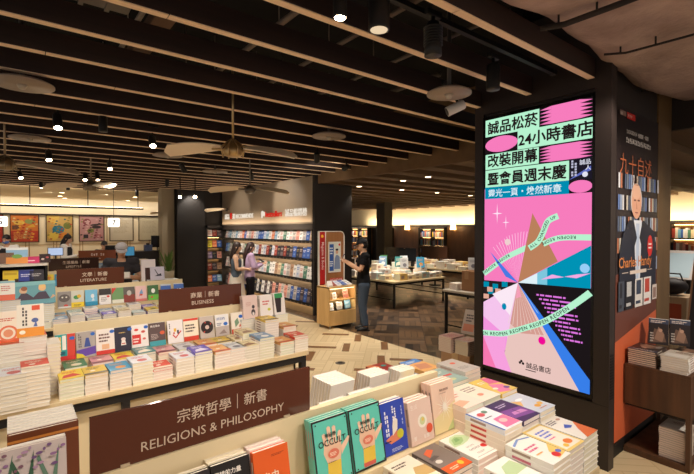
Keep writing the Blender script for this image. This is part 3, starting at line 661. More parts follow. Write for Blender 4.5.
def grow(it, sx, sy):
    if it[0] == 'p': return ('p', [(.5 + (x - .5) * sx, .06 + (y - .06) * sy) for x, y in it[1]], it[2])
    return it
hand = hand[:2] + [grow(it, 1.22, 1.10) for it in hand[2:]]
lean('teal hand-print occult book at the sign end of the nearest table', .978, 1.31, .876, D_(.172, .242, .015), TEALC, hand, 12, 3, side=(110, 186, 166))
lean('teal hand-print occult book touching the blue book', 1.155, 1.31, .876, D_(.172, .242, .015), TEALC, hand, 12, 3, side=(110, 186, 166))
blue_ = [('r', 0, 0, 1, 1, (44, 70, 176)), ('p', [(.1, .30), (.62, .42), (.72, .24), (.3, .2)], (220, 130, 96)), ('p', [(.4, .34), (.62, .44), (.66, .62), (.5, .7), (.42, .52)], (236, 226, 210)), ('v', .14, .36, .30, .86, 2, (238, 238, 240)), ('v', .46, .62, .64, .92, 2, (238, 238, 240)), ('e', .72, .34, .14, .14, (196, 190, 50)), ('v', .84, .5, .9, .88, 1, (190, 200, 230)), ('l', .3, .05, .8, .12, 3, (200, 210, 236)), ('r', .05, .25, .3, .27, (20, 24, 60))]
lean('royal blue book with a yellow round sticker', 1.318, 1.325, .876, D_(.142, .218, .022), (44, 70, 176), blue_, 10, 2, side=WHITE)
pk_ = [('r', 0, 0, 1, 1, (230, 200, 184)), ('e', .55, .5, .2, .2, (246, 236, 222)), ('e', .55, .5, .12, .12, (206, 214, 160)), ('e', .57, .53, .05, .05, (232, 196, 90)), ('e', .82, .28, .14, .14, (226, 92, 60)), ('t', '生活', .08, .82, .12, (250, 240, 232), 'L', -.01), ('t', '哲', .1, .12, .1, (250, 240, 232)), ('t', '智慧', .52, .1, .1, (250, 240, 232))]
lean('pale pink book with a flower in a circle and red sticker', 1.478, 1.315, .876, D_(.15, .19, .02), (228, 196, 180), pk_, 10, 3, side=(230, 206, 192))
sun = [('r', 0, 0, 1, 1, (238, 204, 180)), ('p', [(0, 0), (1, 0), (1, .55), (0, .3)], (232, 212, 160)), ('p', [(.55, 0), (1, 0), (1, .3)], (196, 206, 140)), ('e', .5, .50, .07, .07, (250, 246, 236))]
for k in range(16):
    a = 2 * PI * k / 16; r_ = .42 if k % 2 else .30; c, s = math.cos(a), math.sin(a); sun.append(('p', [(.5 - s * .02, .5 + c * .014), (.5 + c * r_, .5 + s * r_ * .75), (.5 + s * .02, .5 - c * .014)], (250, 240, 224)))
sun += [('t', '與生命相連', .5, .83, .055, (120, 84, 70), 'C'), ('l', .3, .78, .7, .80, 1, (150, 110, 96))]
lean('peach book with a radiating sunburst', 1.652, 1.325, .876, D_(.165, .232, .02), (236, 200, 180), sun, 8, 3, side=(234, 196, 178))
blk = [('r', 0, 0, 1, 1, (34, 30, 30)), ('t', '思辨的力量', .06, .80, .095, (236, 228, 220), 'L', .02), ('l', .1, .5, .8, .66, 4, (170, 160, 150))]
org = [('r', 0, 0, 1, 1, (226, 96, 36)), ('l', .5, .86, .9, .9, 2, (150, 60, 30)), ('r', .1, .1, .9, .3, (240, 200, 150)), ('t', '自由', .2, .5, .16, (250, 226, 200))]
lean('black book with white title leaning under the sign', .575, 1.325, .876, D_(.135, .20, .022), (34, 30, 30), blk, 12, 3, side=(236, 224, 196))
lean('bright orange book leaning under the sign', .715, 1.305, .876, D_(.135, .206, .024), (226, 96, 36), org, 12, 3, side=(236, 214, 206))
lean('dark book leaning beside the black one under the sign', .44, 1.33, .876, D_(.13, .196, .02), (46, 40, 44), [('r', .1, .5, .9, .9, (90, 80, 70)), ('l', .1, .1, .9, .3, 4, (200, 190, 176))], 12, 2, side=(236, 224, 196))
lean('white book leaning at the price tag end of the nearest table', .30, 1.33, .876, D_(.13, .19, .02), WHITE, [('r', .1, .4, .9, .9, (150, 170, 190))], 12, 2)
t = thing('price_tag', 'small red and white price tag stuck to the cream panel beside the sign', 'tag', (.162, 1.434, 1.075))
B().box((-.01, -.002, 0), (.03, 0, .034), C(206, 46, 40)).build('card', t)
b = B(); art(b, .04, .034, axes((-.01, -.0024, 0), (1, 0, 0), (0, 0, 1)), [('l', .1, .2, .9, .85, 3, (245, 220, 210))]); b.build('print', t)
tree = [('r', 0, 0, 1, 1, (206, 190, 184))]
for x, w_, c in [(.22, .04, (96, 130, 84)), (.50, .05, (70, 112, 84)), (.66, .06, (60, 96, 70)), (.86, .04, (100, 132, 110))]:
    tree += [('p', [(x, 0), (x + w_, 0), (x + w_ * .7 + .03, .55), (x + .08, .95), (x + .02, .6)], c), ('p', [(x + w_ * .4, .4), (x - .10, .85), (x - .08, .88), (x + w_, .48)], c)]
for i in range(40): tree.append(('e', (i * .37 + .05) % 1, .74 + .25 * ((i * .61) % 1), .012 + .008 * (i % 3), .014, [(150, 110, 150), (118, 84, 128), (176, 140, 168), (130, 90, 104)][i % 4]))
for i in range(12): tree.append(('p', [((i * .29) % 1, .3 + .3 * ((i * .43) % 1)), ((i * .29) % 1 + .03, .32 + .3 * ((i * .43) % 1)), ((i * .29) % 1 + .02, .29 + .3 * ((i * .43) % 1))], (96, 60, 110)))
lean('pale book with purple-leaved trees on its cover', -.02, 1.225, 1.126, D_(.25, .212, .016), (206, 190, 184), tree, 10, 2, side=WHITE)
lean('brown book with orange edge standing behind the tree-covered book', .065, 1.32, 1.126, D_(.15, .214, .02), (112, 56, 26), [('r', 0, 0, 1, 1, (112, 58, 28)), ('r', .0, .9, 1, .93, (206, 130, 60))], 6, 7, side=WHITE)
# flat stacks
def titles(bg, fg, extra=(), n=3, y0=.55, y1=.85, x0=.15, x1=.85): return [('r', 0, 0, 1, 1, bg), ('l', x0, y0, x1, y1, n, fg)] + list(extra)
P = D_(.148, .21, .024)
stack('white paperback with orange corner and blue birds', 2.07, .944, .75, 7, P, WHITE, [('p', [(.25, 0), (1, 0), (1, .55), (.6, .3)], (226, 116, 58)), ('p', [(.3, .5), (.55, .6), (.7, .46), (.5, .42)], (66, 96, 190)), ('l', .1, .72, .6, .9, 3, (120, 110, 120)), ('e', .75, .8, .1, .06, (196, 150, 130))])
stack('cream paperback with blue title in a yellow border', 1.91, .94, .75, 7, P, (240, 226, 180), [('r', 0, 0, 1, 1, (236, 206, 120)), ('r', .08, .06, .92, .94, (244, 234, 216)), ('l', .2, .55, .8, .85, 3, (84, 110, 206)), ('l', .2, .45, .7, .52, 1, (226, 110, 150)), ('e', .6, .22, .17, .12, (232, 130, 50)), ('e', .3, .15, .1, .08, (240, 196, 70))])
stack('white paperback with pink title and red sticker', 1.755, .925, .75, 7, P, WHITE, [('l', .12, .5, .75, .7, 2, (210, 90, 130)), ('p', [(.05, .8), (.5, .92), (.95, .84), (.95, .88), (.5, .97), (.05, .86)], (120, 150, 206)), ('p', [(.5, .05), (1, .1), (1, .5), (.6, .3)], (240, 200, 110)), ('e', .62, .16, .14, .12, (214, 50, 44)), ('e', .85, .2, .1, .08, (96, 120, 200)), ('l', .12, .35, .55, .42, 1, (240, 170, 90))], mark=(206, 110, 130))
stack('white paperback with a pale green hill at the table edge', 1.60, .93, .75, 5, P, WHITE, [('p', [(0, .45), (.4, .8), (.9, .85), (1, .5)], (186, 206, 160)), ('l', .2, .2, .8, .36, 3, (90, 84, 84)), ('e', .8, .14, .08, .08, (70, 150, 110))])
stack('white paperback with pink photograph and blue edge', 1.775, 1.15, .75, 9, P, (236, 236, 240), [('r', .0, .0, .08, 1, (50, 96, 170)), ('p', [(.25, .05), (.98, .05), (.98, .48), (.4, .46)], (232, 120, 160)), ('e', .6, .3, .16, .12, (244, 196, 190)), ('e', .35, .75, .15, .12, (206, 90, 96)), ('e', .62, .8, .12, .1, (110, 150, 130)), ('l', .2, .55, .7, .62, 1, (90, 90, 100))], side=(240, 226, 206), mark=(206, 80, 70))
stack('dark purple paperback with a glowing dusk picture', 1.926, 1.15, .75, 9, P, (58, 40, 84), [('r', 0, 0, 1, 1, (62, 44, 92)), ('p', [(0, .2), (1, .1), (1, .5), (0, .6)], (128, 76, 150)), ('p', [(.2, .3), (.9, .25), (.8, .4), (.3, .42)], (206, 140, 196)), ('l', .2, .7, .8, .85, 2, (210, 200, 226)), ('r', .5, .3, .53, .5, (40, 26, 60))])
stack('pale blue paperback with orange cartoon figures', 2.077, 1.147, .75, 9, P, (206, 212, 222), [('r', 0, 0, 1, 1, (206, 212, 224)), ('e', .5, .25, .14, .1, (236, 170, 60)), ('e', .75, .3, .12, .1, (240, 190, 90)), ('e', .4, .7, .2, .08, (246, 246, 250)), ('p', [(0, .4), (.3, .6), (0, .75)], (236, 190, 120)), ('l', .3, .1, .9, .16, 1, (200, 110, 60))])
stack('pale pink-cream paperback behind the pink photograph stack', 1.785, 1.362, .75, 10, P, (240, 220, 206), titles((240, 222, 206), (206, 140, 120), [('p', [(0, .1), (.6, .2), (.4, .4), (0, .35)], (232, 180, 150))]), side=(232, 206, 190), mark=(230, 190, 60))
stack('cream paperback with small figures behind the purple stack', 1.936, 1.362, .75, 10, P, (238, 228, 210), titles((238, 228, 208), (150, 120, 110), [('e', .4, .3, .14, .1, (226, 150, 120))]))
stack('yellow and pink patterned paperback below the screen', 2.087, 1.362, .75, 10, P, (236, 200, 90), [('r', 0, 0, 1, 1, (236, 204, 96)), ('p', [(.1, .1), (.6, .0), (.9, .4), (.4, .6)], (232, 130, 170)), ('p', [(.5, .6), (1, .5), (1, .9), (.7, 1)], (224, 110, 150)), ('l', .15, .7, .6, .85, 2, (250, 244, 226)), ('e', .75, .2, .14, .1, (120, 80, 150)), ('e', .25, .3, .12, .09, (246, 240, 220))])
stack('yellow paperback with red bands beside the sunburst book', 1.8, 1.576, .75, 11, P, (230, 196, 50), [('r', 0, 0, 1, 1, (232, 196, 44)), ('r', .1, .3, .9, .42, (206, 60, 50)), ('l', .2, .6, .8, .85, 2, (60, 50, 40)), ('e', .5, .18, .16, .1, (250, 240, 200))], side=(236, 200, 90), mark=(214, 90, 60))
stack('grey-green paperback with a red title strip', 1.951, 1.576, .75, 11, P, (150, 170, 160), [('r', 0, 0, 1, 1, (156, 178, 170)), ('r', .15, .45, .85, .55, (206, 70, 60)), ('e', .4, .22, .2, .12, (206, 206, 150)), ('l', .2, .7, .8, .85, 2, (240, 236, 220))])
stack('grey paperback with a small orange mark, tallest stack before the screen', 2.102, 1.6, .75, 12, P, (196, 188, 180), [('r', 0, 0, 1, 1, (196, 186, 178)), ('e', .5, .7, .14, .1, (226, 96, 60)), ('l', .2, .2, .8, .4, 3, (150, 140, 134))], side=(226, 218, 206))
stack('orange and blue paperback beside the grey tallest stack', 1.98, 1.8, .75, 11, P, (226, 170, 100), [('r', 0, 0, 1, 1, (232, 176, 110)), ('r', 0, .7, 1, 1, (84, 140, 206)), ('p', [(.1, .2), (.7, .1), (.9, .5), (.3, .6)], (206, 140, 110)), ('l', .2, .76, .8, .9, 2, (240, 240, 240))], side=(220, 222, 228))
stack('red and teal paperback at the far edge of the nearest table', 1.82, 1.93, .75, 10, P, (150, 50, 44), [('r', 0, 0, 1, 1, (150, 52, 46)), ('p', [(.2, .0), (1, .1), (1, .5), (.5, .4)], (40, 60, 90)), ('e', .7, .75, .14, .1, (40, 150, 140)), ('p', [(0, .6), (.5, .7), (.3, 1), (0, 1)], (206, 110, 60))])
stack('grey paperback with an orange band by the blue book', 1.452, 1.19, .75, 5, P, (120, 108, 100), [('r', 0, 0, 1, 1, (126, 112, 104)), ('r', 0, .0, 1, .24, (232, 92, 36)), ('e', .72, .15, .1, .1, (240, 190, 60)), ('p', [(.2, .62), (.62, .8), (.5, .9), (.2, .8)], (216, 100, 60)), ('e', .25, .42, .12, .09, (214, 206, 196)), ('p', [(.1, .5), (.5, .55), (.4, .64), (.1, .6)], (90, 80, 76)), ('l', .2, .06, .6, .16, 2, (250, 220, 190))])
stack('white paperback with a green hill and a red seal', 1.632, 1.185, .75, 5, D_(.152, .215, .024), WHITE, [('p', [(.04, .60), (.16, .82), (.4, .95), (.7, .96), (.9, .84), (.94, .7), (.7, .62), (.4, .58)], (196, 216, 172)), ('p', [(.14, .66), (.3, .84), (.55, .9), (.74, .8), (.6, .68), (.35, .62)], (158, 192, 130)), ('p', [(.3, .72), (.42, .84), (.56, .84), (.55, .74)], (126, 168, 104)), ('e', .86, .30, .13, .09, (206, 50, 46)), ('v', .25, .30, .72, .36, 7, (120, 108, 106)), ('v', .3, .42, .66, .47, 6, (150, 140, 136)), ('l', .3, .14, .7, .2, 2, (170, 160, 156)), ('r', .1, .05, .9, .065, (180, 170, 164))])
stack('cream paperback with a brown mountain picture', 1.28, 1.19, .75, 5, P, (236, 224, 200), [('r', 0, 0, 1, 1, (236, 224, 200)), ('l', .1, .74, .7, .9, 2, (92, 70, 50)), ('p', [(.3, .3), (.6, .6), (1, .55), (1, .25)], (196, 160, 100)), ('e', .2, .16, .07, .07, (120, 100, 80)), ('e', .45, .14, .07, .07, (160, 140, 110)), ('e', .7, .14, .07, .07, (110, 110, 120))])
stack('orange-flecked paperback under the occult books', 1.10, 1.17, .75, 4, P, (222, 206, 186), titles((224, 210, 190), (190, 110, 60)))
# far side of the nearest table: upright copies seen from behind, page tops up
far_cov = [('r', 0, 0, 1, 1, (214, 206, 200)), ('l', .2, .5, .8, .8, 3, (120, 110, 110))]
for i, (x, y, n, w_, h_, c, d) in enumerate([(1.30, 1.90, 7, .15, .235, (226, 222, 224), 'white book with printed spine behind the occult books'), (1.56, 1.86, 5, .14, .215, (196, 150, 120), 'tan-edged book behind the blue book'), (1.755, 1.82, 4, .12, .205, (176, 180, 170), 'grey-covered book behind the sunburst book'),
        (1.14, 1.64, 4, .14, .205, (226, 220, 210), 'white book against the far side of the panel, sign end'), (1.30, 1.64, 4, .14, .212, (206, 200, 190), 'cream book against the far side of the panel, second along'), (1.47, 1.64, 4, .14, .200, (214, 206, 196), 'pale book against the far side of the panel, third along'), (1.635, 1.64, 4, .14, .205, (236, 232, 222), 'white book against the far side of the panel, last along')]):
    z0 = .876 if y < 1.66 else .876
    lean(d, x, y if y > 1.66 else 1.60, z0 if y < 1.66 else .86, D_(w_, h_, .022), c, far_cov, 8 if y < 1.66 else 12, n, yaw=180, side=(240, 234, 226))
stack('white magazine with a blue corner behind the teal occult books', 1.12, 1.92, .75, 8, D_(.19, .25, .012), (230, 230, 232), [('p', [(.5, .6), (.9, .7), (.8, .9)], (70, 150, 196)), ('l', .1, .2, .6, .5, 4, (160, 160, 164))], jit=.008)
for x, y, d in ((1.30, 1.80, 'under the white upright books'), (1.56, 1.78, 'under the tan-edged upright books'), (1.70, 1.76, 'under the grey upright books')):
    stack('cream paperback lying ' + d, x, y, .75, 5, D_(.15, .20, .0215), (232, 220, 200), None)
# ------------------------------------------------------------------ second row (business table)
Y2 = 3.95
LB = D_(.128, .192, .014)
row2 = [
 (53, 'teal and red book with white bands', (200, 60, 50), [('r', 0, 0, 1, 1, (30, 160, 160)), ('r', .6, 0, 1, 1, (216, 66, 50)), ('r', 0, 0, 1, .16, (216, 50, 44)), ('r', .12, .3, .3, .9, (230, 190, 90)), ('r', .36, .4, .55, .95, (240, 236, 226)), ('r', .05, .22, .5, .34, (20, 100, 120)), ('e', .85, .82, .14, .1, (40, 100, 190))]),
 (74.5, 'grey book with a purple and yellow wedge', (170, 160, 156), [('r', 0, 0, 1, 1, (176, 166, 160)), ('p', [(0, 0), (1, .1), (1, .4), (0, .3)], (104, 70, 170)), ('p', [(0, .0), (.5, 0), (.3, .14), (0, .2)], (226, 206, 60)), ('p', [(.4, .4), (.75, .4), (.65, .75), (.5, .75)], (60, 80, 150)), ('v', .12, .4, .3, .95, 2, (90, 80, 80)), ('e', .86, .88, .12, .1, (40, 100, 190))]),
 (94.5, 'white book with brown title and red band', WHITE, [('r', 0, 0, 1, 1, (238, 228, 220)), ('r', 0, 0, 1, .16, (214, 60, 50)), ('r', .3, .2, .7, .4, (230, 180, 140)), ('l', .15, .5, .8, .88, 3, (110, 70, 66)), ('e', .87, .88, .13, .1, (40, 100, 190))]),
 (113, 'navy book with a pale figure', (40, 38, 56), [('r', 0, 0, 1, 1, (42, 40, 58)), ('e', .5, .5, .13, .1, (226, 206, 200)), ('p', [(.35, .25), (.65, .25), (.6, .45), (.4, .45)], (236, 226, 220)), ('l', .25, .75, .75, .82, 1, (214, 176, 90)), ('r', .4, .3, .6, .34, (200, 80, 70)), ('e', .87, .88, .13, .1, (40, 100, 190))]),
 (130, 'white book with a red square and red specks', WHITE, [('r', 0, 0, 1, 1, (240, 232, 228)), ('r', .05, .2, .55, .6, (214, 50, 44)), ('l', .1, .28, .5, .5, 2, (250, 236, 230)), ('e', .3, .8, .13, .08, (214, 70, 60)), ('e', .7, .7, .12, .08, (206, 80, 70)), ('e', .75, .4, .1, .07, (220, 110, 100)), ('e', .87, .88, .13, .1, (40, 100, 190))]),
 (148, 'dark brown book with a teal foot band', (92, 72, 70), [('r', 0, 0, 1, 1, (96, 76, 74)), ('r', 0, 0, 1, .22, (70, 160, 170)), ('t', '數位革命', .08, .82, .1, (236, 226, 220)), ('e', .8, .55, .15, .12, (214, 96, 60)), ('l', .1, .3, .6, .55, 4, (190, 170, 164))]),
 (166.5, 'white book with a red tick and gold squares', WHITE, [('r', 0, 0, 1, 1, (236, 228, 226)), ('p', [(.3, .35), (.5, .2), (.9, .5), (.84, .53), (.5, .27), (.34, .4)], (206, 60, 50)), ('r', .4, .5, .55, .65, (230, 180, 60)), ('r', .6, .4, .72, .56, (60, 60, 70)), ('r', .35, .4, .45, .48, (200, 80, 60)), ('v', .1, .4, .2, .9, 1, (90, 84, 84))]),
 (182.5, 'cream book banded red at head and foot', (244, 230, 206), [('r', 0, 0, 1, 1, (244, 230, 206)), ('r', 0, .0, 1, .2, (214, 70, 48)), ('r', 0, .9, 1, 1, (214, 70, 48)), ('l', .12, .4, .85, .8, 3, (84, 64, 56))]),
 (199, 'grey book with a black record disc', (196, 180, 170), [('r', 0, 0, 1, 1, (196, 182, 172)), ('e', .5, .5, .44, .44, (42, 32, 32)), ('e', .5, .5, .14, .14, (214, 190, 180)), ('p', [(.2, .3), (.3, .25), (.34, .34)], (196, 70, 56)), ('p', [(.7, .7), (.82, .66), (.76, .58)], (196, 70, 56)), ('p', [(.3, .72), (.4, .78), (.42, .68)], (196, 70, 56))]),
 (214.5, 'white book with a blue title and grey lower half', WHITE, [('r', 0, 0, 1, .45, (190, 176, 170)), ('r', 0, .45, 1, 1, (236, 232, 230)), ('t', '成功的', .1, .76, .14, (50, 86, 160)), ('e', .75, .55, .16, .12, (50, 110, 200)), ('l', .1, .5, .5, .65, 2, (90, 100, 130)), ('p', [(.2, .1), (.6, .3), (.8, .1)], (150, 130, 124))]),
 (230.5, 'cream book with green leaf and red foot', (238, 224, 206), [('r', 0, 0, 1, 1, (238, 226, 210)), ('r', 0, 0, 1, .22, (206, 70, 50)), ('p', [(.3, .3), (.6, .5), (.5, .75), (.25, .6)], (120, 150, 120)), ('e', .75, .8, .16, .12, (50, 100, 190)), ('p', [(.55, .3), (.85, .35), (.8, .6)], (200, 90, 60))])]
for px, d, c, sp in row2:
    lean(d + ' on the business table', xa(px, 3.82) + .066, 3.80, .876, LB, c, sp, 12, 2, side=(236, 226, 210))
def covers(k):
    pal = [((70, 130, 80), (230, 220, 190)), ((236, 206, 60), (206, 60, 50)), ((226, 190, 70), (110, 90, 60)), ((60, 150, 190), (226, 150, 70)), ((60, 130, 130), (230, 220, 200)), ((216, 70, 50), (240, 226, 200)), ((226, 226, 230), (200, 90, 90)), ((98, 80, 180), (236, 226, 240)), ((232, 176, 110), (200, 90, 60)), ((206, 206, 206), (120, 120, 130)), ((230, 214, 170), (150, 110, 80)), ((214, 150, 150), (120, 60, 70)), ((120, 150, 180), (240, 236, 226)), ((70, 70, 84), (220, 200, 160))]
    bg, fg = pal[k % len(pal)]
    sp = [('r', 0, 0, 1, 1, bg), ('l', .15, .62, .85, .86, 2 + k % 2, fg)]
    if k % 3 == 0: sp.append(('e', .55, .3, .24, .24, fg))
    elif k % 3 == 1: sp.append(('p', [(.1, .1), (.9, .2), (.6, .55), (.2, .4)], fg))
    else: sp += [('r', 0, 0, 1, .2, fg), ('e', .4, .42, .12, .1, (246, 236, 220))]
    return bg, sp
def pale(k):
    bg, fg = [((236, 228, 214), (190, 110, 90)), ((226, 220, 206), (110, 130, 160)), ((240, 232, 220), (90, 84, 84)), ((230, 214, 176), (150, 100, 60)), ((206, 206, 204), (120, 90, 90)), ((226, 190, 110), (120, 80, 60)), ((170, 190, 190), (240, 236, 226))][k % 7]
    return bg, [('r', 0, 0, 1, 1, bg), ('l', .15, .55, .85, .85, 3, fg), ('e', .5, .28, .2, .14, fg) if k % 3 else ('r', .1, .1, .9, .3, fg)]
S2 = D_(.138, .20, .022)
front2 = [(57, 6, 1, 'yellow-topped paperback with red picture'), (83, 6, 2, 'pale yellow paperback'), (108, 6, 3, 'blue paperback with orange figure'), (131, 7, 6, 'white-topped paperback below the teal one'), (152, 4, 5, 'red and orange paperback in a low stack'), (175, 6, 6, 'white paperback with coloured specks'), (194, 7, 7, 'violet paperback'), (214, 6, 8, 'orange-cream paperback'), (230, 6, 9, 'pale grey paperback'), (244, 6, 10, 'cream paperback last in the front line')]
for px, n, k, d in front2:
    bg, sp = covers(k); stack(d + ' on the business table', xa(px, 3.30) + .072, 3.405, .75, n, S2, bg, sp, side=(242, 234, 220), jit=.003)
back2 = [(62, 7, 0, 'green-topped paperback'), (90, 7, 11, 'rosy paperback'), (113, 7, 1, 'yellow picture paperback'), (135, 8, 4, 'teal-green paperback'), (157, 7, 11, 'dusty pink paperback'), (178, 7, 9, 'grey-topped paperback'), (200, 7, 8, 'tan paperback'), (216, 7, 2, 'yellow-green paperback'), (234, 7, 10, 'brownish cream paperback')]
for px, n, k, d in back2:
    bg, sp = covers(k); stack(d + ' in the business table rear line', xa(px, 3.55) + .074, 3.655, .75, n, D_(.138, .20, .019), bg, sp, side=(240, 230, 214), jit=.003, show=1)
# tall stacks at the counter-side end of the business table
arcs = [('r', 0, 0, 1, 1, (244, 226, 206)), ('r', 0, 0, 1, .12, (226, 96, 50)), ('e', .5, .3, .36, .36, (230, 120, 80)), ('e', .5, .3, .27, .27, (244, 226, 206)), ('e', .5, .3, .18, .18, (230, 150, 110)), ('l', .2, .7, .8, .82, 2, (206, 90, 60))]
bird = [('r', 0, 0, 1, 1, (240, 230, 214)), ('r', 0, 0, 1, .28, (236, 150, 50)), ('r', .55, .82, .85, .97, (226, 84, 50)), ('e', .66, .5, .13, .10, (80, 100, 160)), ('p', [(.6, .3), (.75, .3), (.7, .5)], (90, 110, 170)), ('v', .2, .35, .42, .95, 2, (80, 70, 66)), ('e', .2, .15, .11, .09, (250, 240, 220))]
xs = [-.52 + .165 * i for i in range(5)]
tw = [(xa(-3, 3.36) + .062, 3.36, 10, 'white paperback with a red corner in a tall stack'), (xa(19, 3.36) + .072, 3.37, 11, 'red and white paperback in a tall stack under the bird book')]
for (x, y, n, d), k in zip(tw, (6, 5)):
    bg, sp = covers(k); stack(d, x, y, .75, n, D_(.145, .20, .0225), WHITE, sp, jit=.005)
tb = [(xa(-3, 3.62) + .055, 3.60, 16, 8), (xa(19, 3.62) + .065, 3.61, 17, 5)]
for (x, y, n, k), d in zip(tb, ('white-sided paperback under the arc-patterned book', 'white-sided paperback under the bird-patterned book')):
    bg, sp = covers(k); z = stack(d, x, y, .75, n, D_(.15, .20, .0225), WHITE, sp, jit=.004, show=6)
lean('cream book patterned with orange arcs atop a tall stack', xa(-3, 3.6) + .05, 3.545, 1.114, D_(.14, .2, .018), (244, 226, 206), arcs, 12, 2)
lean('white and orange book with a small blue bird atop a tall stack', xa(16, 3.6) + .07, 3.545, 1.137, D_(.148, .21, .018), (240, 230, 214), bird, 12, 2)
stack('boxed volume with printed spines beside the bird book stack', xa(44.5, 3.62) + .035, 3.56, .75, 14, D_(.075, .20, .024), WHITE, [('r', 0, 0, 1, 1, (230, 220, 206))], side=(226, 214, 206), jit=.002)
# end cap stacks of the business table
ec = [(xa(259, 3.30) + .07, 3.40, 8, 12, 'pale blue-white paperback'), (xa(279.5, 3.30) + .072, 3.40, 5, 8, 'orange-topped paperback'), (xa(295, 3.30) + .07, 3.41, 6, 5, 'red-orange paperback at the table corner'),
      (xa(243, 3.55) + .06, 3.64, 8, 10, 'brown-spined thick paperback'), (xa(264, 3.55) + .07, 3.64, 12, 2, 'white paperback with a yellow-green top'), (xa(283, 3.55) + .07, 3.65, 8, 8, 'peach-topped paperback'),
      (xa(240, 3.85) + .055, 3.89, 11, 9, 'white-sided paperback under the penguin book'), (xa(256.5, 3.85) + .06, 3.89, 11, 5, 'red-topped paperback under the white upright book'), (xa(273, 3.85) + .065, 3.90, 11, 9, 'pale paperback under the green upright book')]
for x, y, n, k, d in ec:
    bg, sp = covers(k); stack(d + ' at the business table end', x, y, .75, n, D_(.142, .205, .0225), bg, sp, side=(242, 232, 220), jit=.004, show=99 if y < 3.5 else 5)
peng = [('r', 0, 0, 1, 1, (226, 200, 190)), ('e', .68, .26, .14, .2, (80, 70, 74)), ('e', .70, .5, .1, .12, (70, 60, 66)), ('e', .68, .2, .07, .1, (230, 220, 214)), ('l', .2, .55, .6, .75, 3, (206, 160, 150))]
wht = [('r', 0, 0, 1, 1, (240, 232, 226)), ('l', .2, .55, .8, .8, 2, (206, 80, 70)), ('e', .7, .32, .13, .1, (200, 200, 70))]
grn = [('r', 0, 0, 1, 1, (238, 230, 222)), ('p', [(.2, .1), (.6, .1), (.7, .8), (.1, .8)], (52, 42, 42)), ('r', .1, .78, .8, 1, (60, 150, 90))]
lean('pale pink upright book with a penguin on the end stacks', xa(241, 3.86) + .07, 3.80, .999, D_(.15, .215, .02), (226, 200, 190), peng, 9, 3)
lean('white upright book with red title on the end stacks', xa(257.5, 3.86) + .068, 3.80, .999, D_(.135, .205, .02), WHITE, wht, 9, 3)
lean('white upright book with a dark tumbler shape and green head on the end stacks', xa(271.5, 3.86) + .065, 3.81, .999, D_(.125, .21, .02), WHITE, grn, 9, 3)
# far side of the business table: loose flat books seen over the panel
for i, px in enumerate(range(60, 236, 22)):
    if i in (1, 3, 4, 6): bg, sp = covers(i + 3); stack('%s flat paperback on the far side of the business table' % ordn(i), xa(px, 4.4), 4.38, .75, 9, D_(.14, .2, .022), bg, sp, jit=.003, name='far_paperback')
# ------------------------------------------------------------------ third row (literature table)
row3 = [(56.5, 'grey book with a cat face', (150, 140, 134), [('r', 0, 0, 1, 1, (150, 140, 134)), ('e', .5, .6, .42, .35, (96, 84, 80)), ('e', .35, .65, .07, .07, (226, 220, 206)), ('e', .65, .65, .07, .07, (226, 220, 206)), ('e', .6, .14, .16, .12, (206, 70, 60)), ('r', 0, 0, 1, .1, (226, 220, 214))]),
 (70, 'pale book with green parrots and yellow foot', (210, 206, 190), [('r', 0, 0, 1, .3, (240, 206, 40)), ('e', .4, .6, .22, .18, (60, 140, 70)), ('e', .62, .66, .16, .16, (230, 180, 40)), ('l', .2, .05, .8, .2, 2, (90, 80, 40))]),
 (84, 'sky blue book with a white figure', (110, 180, 216), [('r', 0, 0, 1, 1, (116, 186, 220)), ('r', 0, 0, 1, .25, (30, 140, 180)), ('e', .6, .6, .14, .2, (226, 230, 230)), ('p', [(.5, .3), (.75, .3), (.66, .55)], (200, 220, 230))]),
 (98, 'black and white book with red spot', (236, 230, 226), [('r', 0, .6, 1, 1, (44, 40, 40)), ('l', .15, .2, .7, .5, 3, (150, 140, 136)), ('e', .75, .5, .13, .1, (206, 60, 50))]),
 (111, 'green book with a red corner', (110, 150, 96), [('r', 0, 0, 1, 1, (112, 152, 98)), ('p', [(0, .6), (.4, 1), (0, 1)], (206, 60, 50)), ('r', 0, 0, 1, .24, (226, 222, 206))]),
 (122.5, 'dark red and grey photograph book', (110, 80, 70), [('r', 0, 0, 1, .5, (140, 60, 50)), ('r', 0, .5, 1, 1, (96, 90, 84)), ('e', .5, .6, .2, .26, (190, 184, 176))]),
 (134.5, 'pink book with a blue and red bird', (230, 190, 186), [('r', 0, 0, 1, .16, (214, 120, 110)), ('p', [(.3, .3), (.7, .5), (.6, .8), (.4, .6)], (120, 160, 200)), ('e', .5, .42, .15, .1, (206, 80, 60))]),
 (147, 'green book with a white ghost shape', (66, 110, 66), [('r', 0, 0, 1, .36, (110, 190, 70)), ('e', .5, .62, .18, .24, (240, 240, 232)), ('e', .35, .2, .12, .1, (206, 90, 60))]),
 (160, 'white and blue half-hidden book', (210, 216, 226), [('r', 0, .4, 1, .9, (70, 110, 190))]), (173, 'blue-titled half-hidden book', (226, 226, 230), [('r', 0, .5, 1, .95, (80, 120, 200))])]
for px, d, c, sp in row3: lean(d + ' on the literature table', xa(px, 6.37) + .072, 6.35, .876, D_(.138, .205, .015), c, sp, 12, 2, name='display_book', side=(226, 220, 210))
for j, (yy, n, zz) in enumerate([(5.94, 5, .022), (6.19, 6, .022)]):
    for i in range(11):
        bg, sp = (covers if i % 3 == 2 else pale)(i * 3 + j * 5 + 6); ln = ['front', 'second'][j]
        stack('%s of the %s line of low stacks on the literature table' % (ordn(i), ln), .12 + .165 * i, yy, .75, n - (i * 5 + j) % 3, D_(.145, .205, zz), bg, sp, jit=.004, name='literature_paperback', side=(236, 228, 222) if i % 4 else (130, 110, 170))
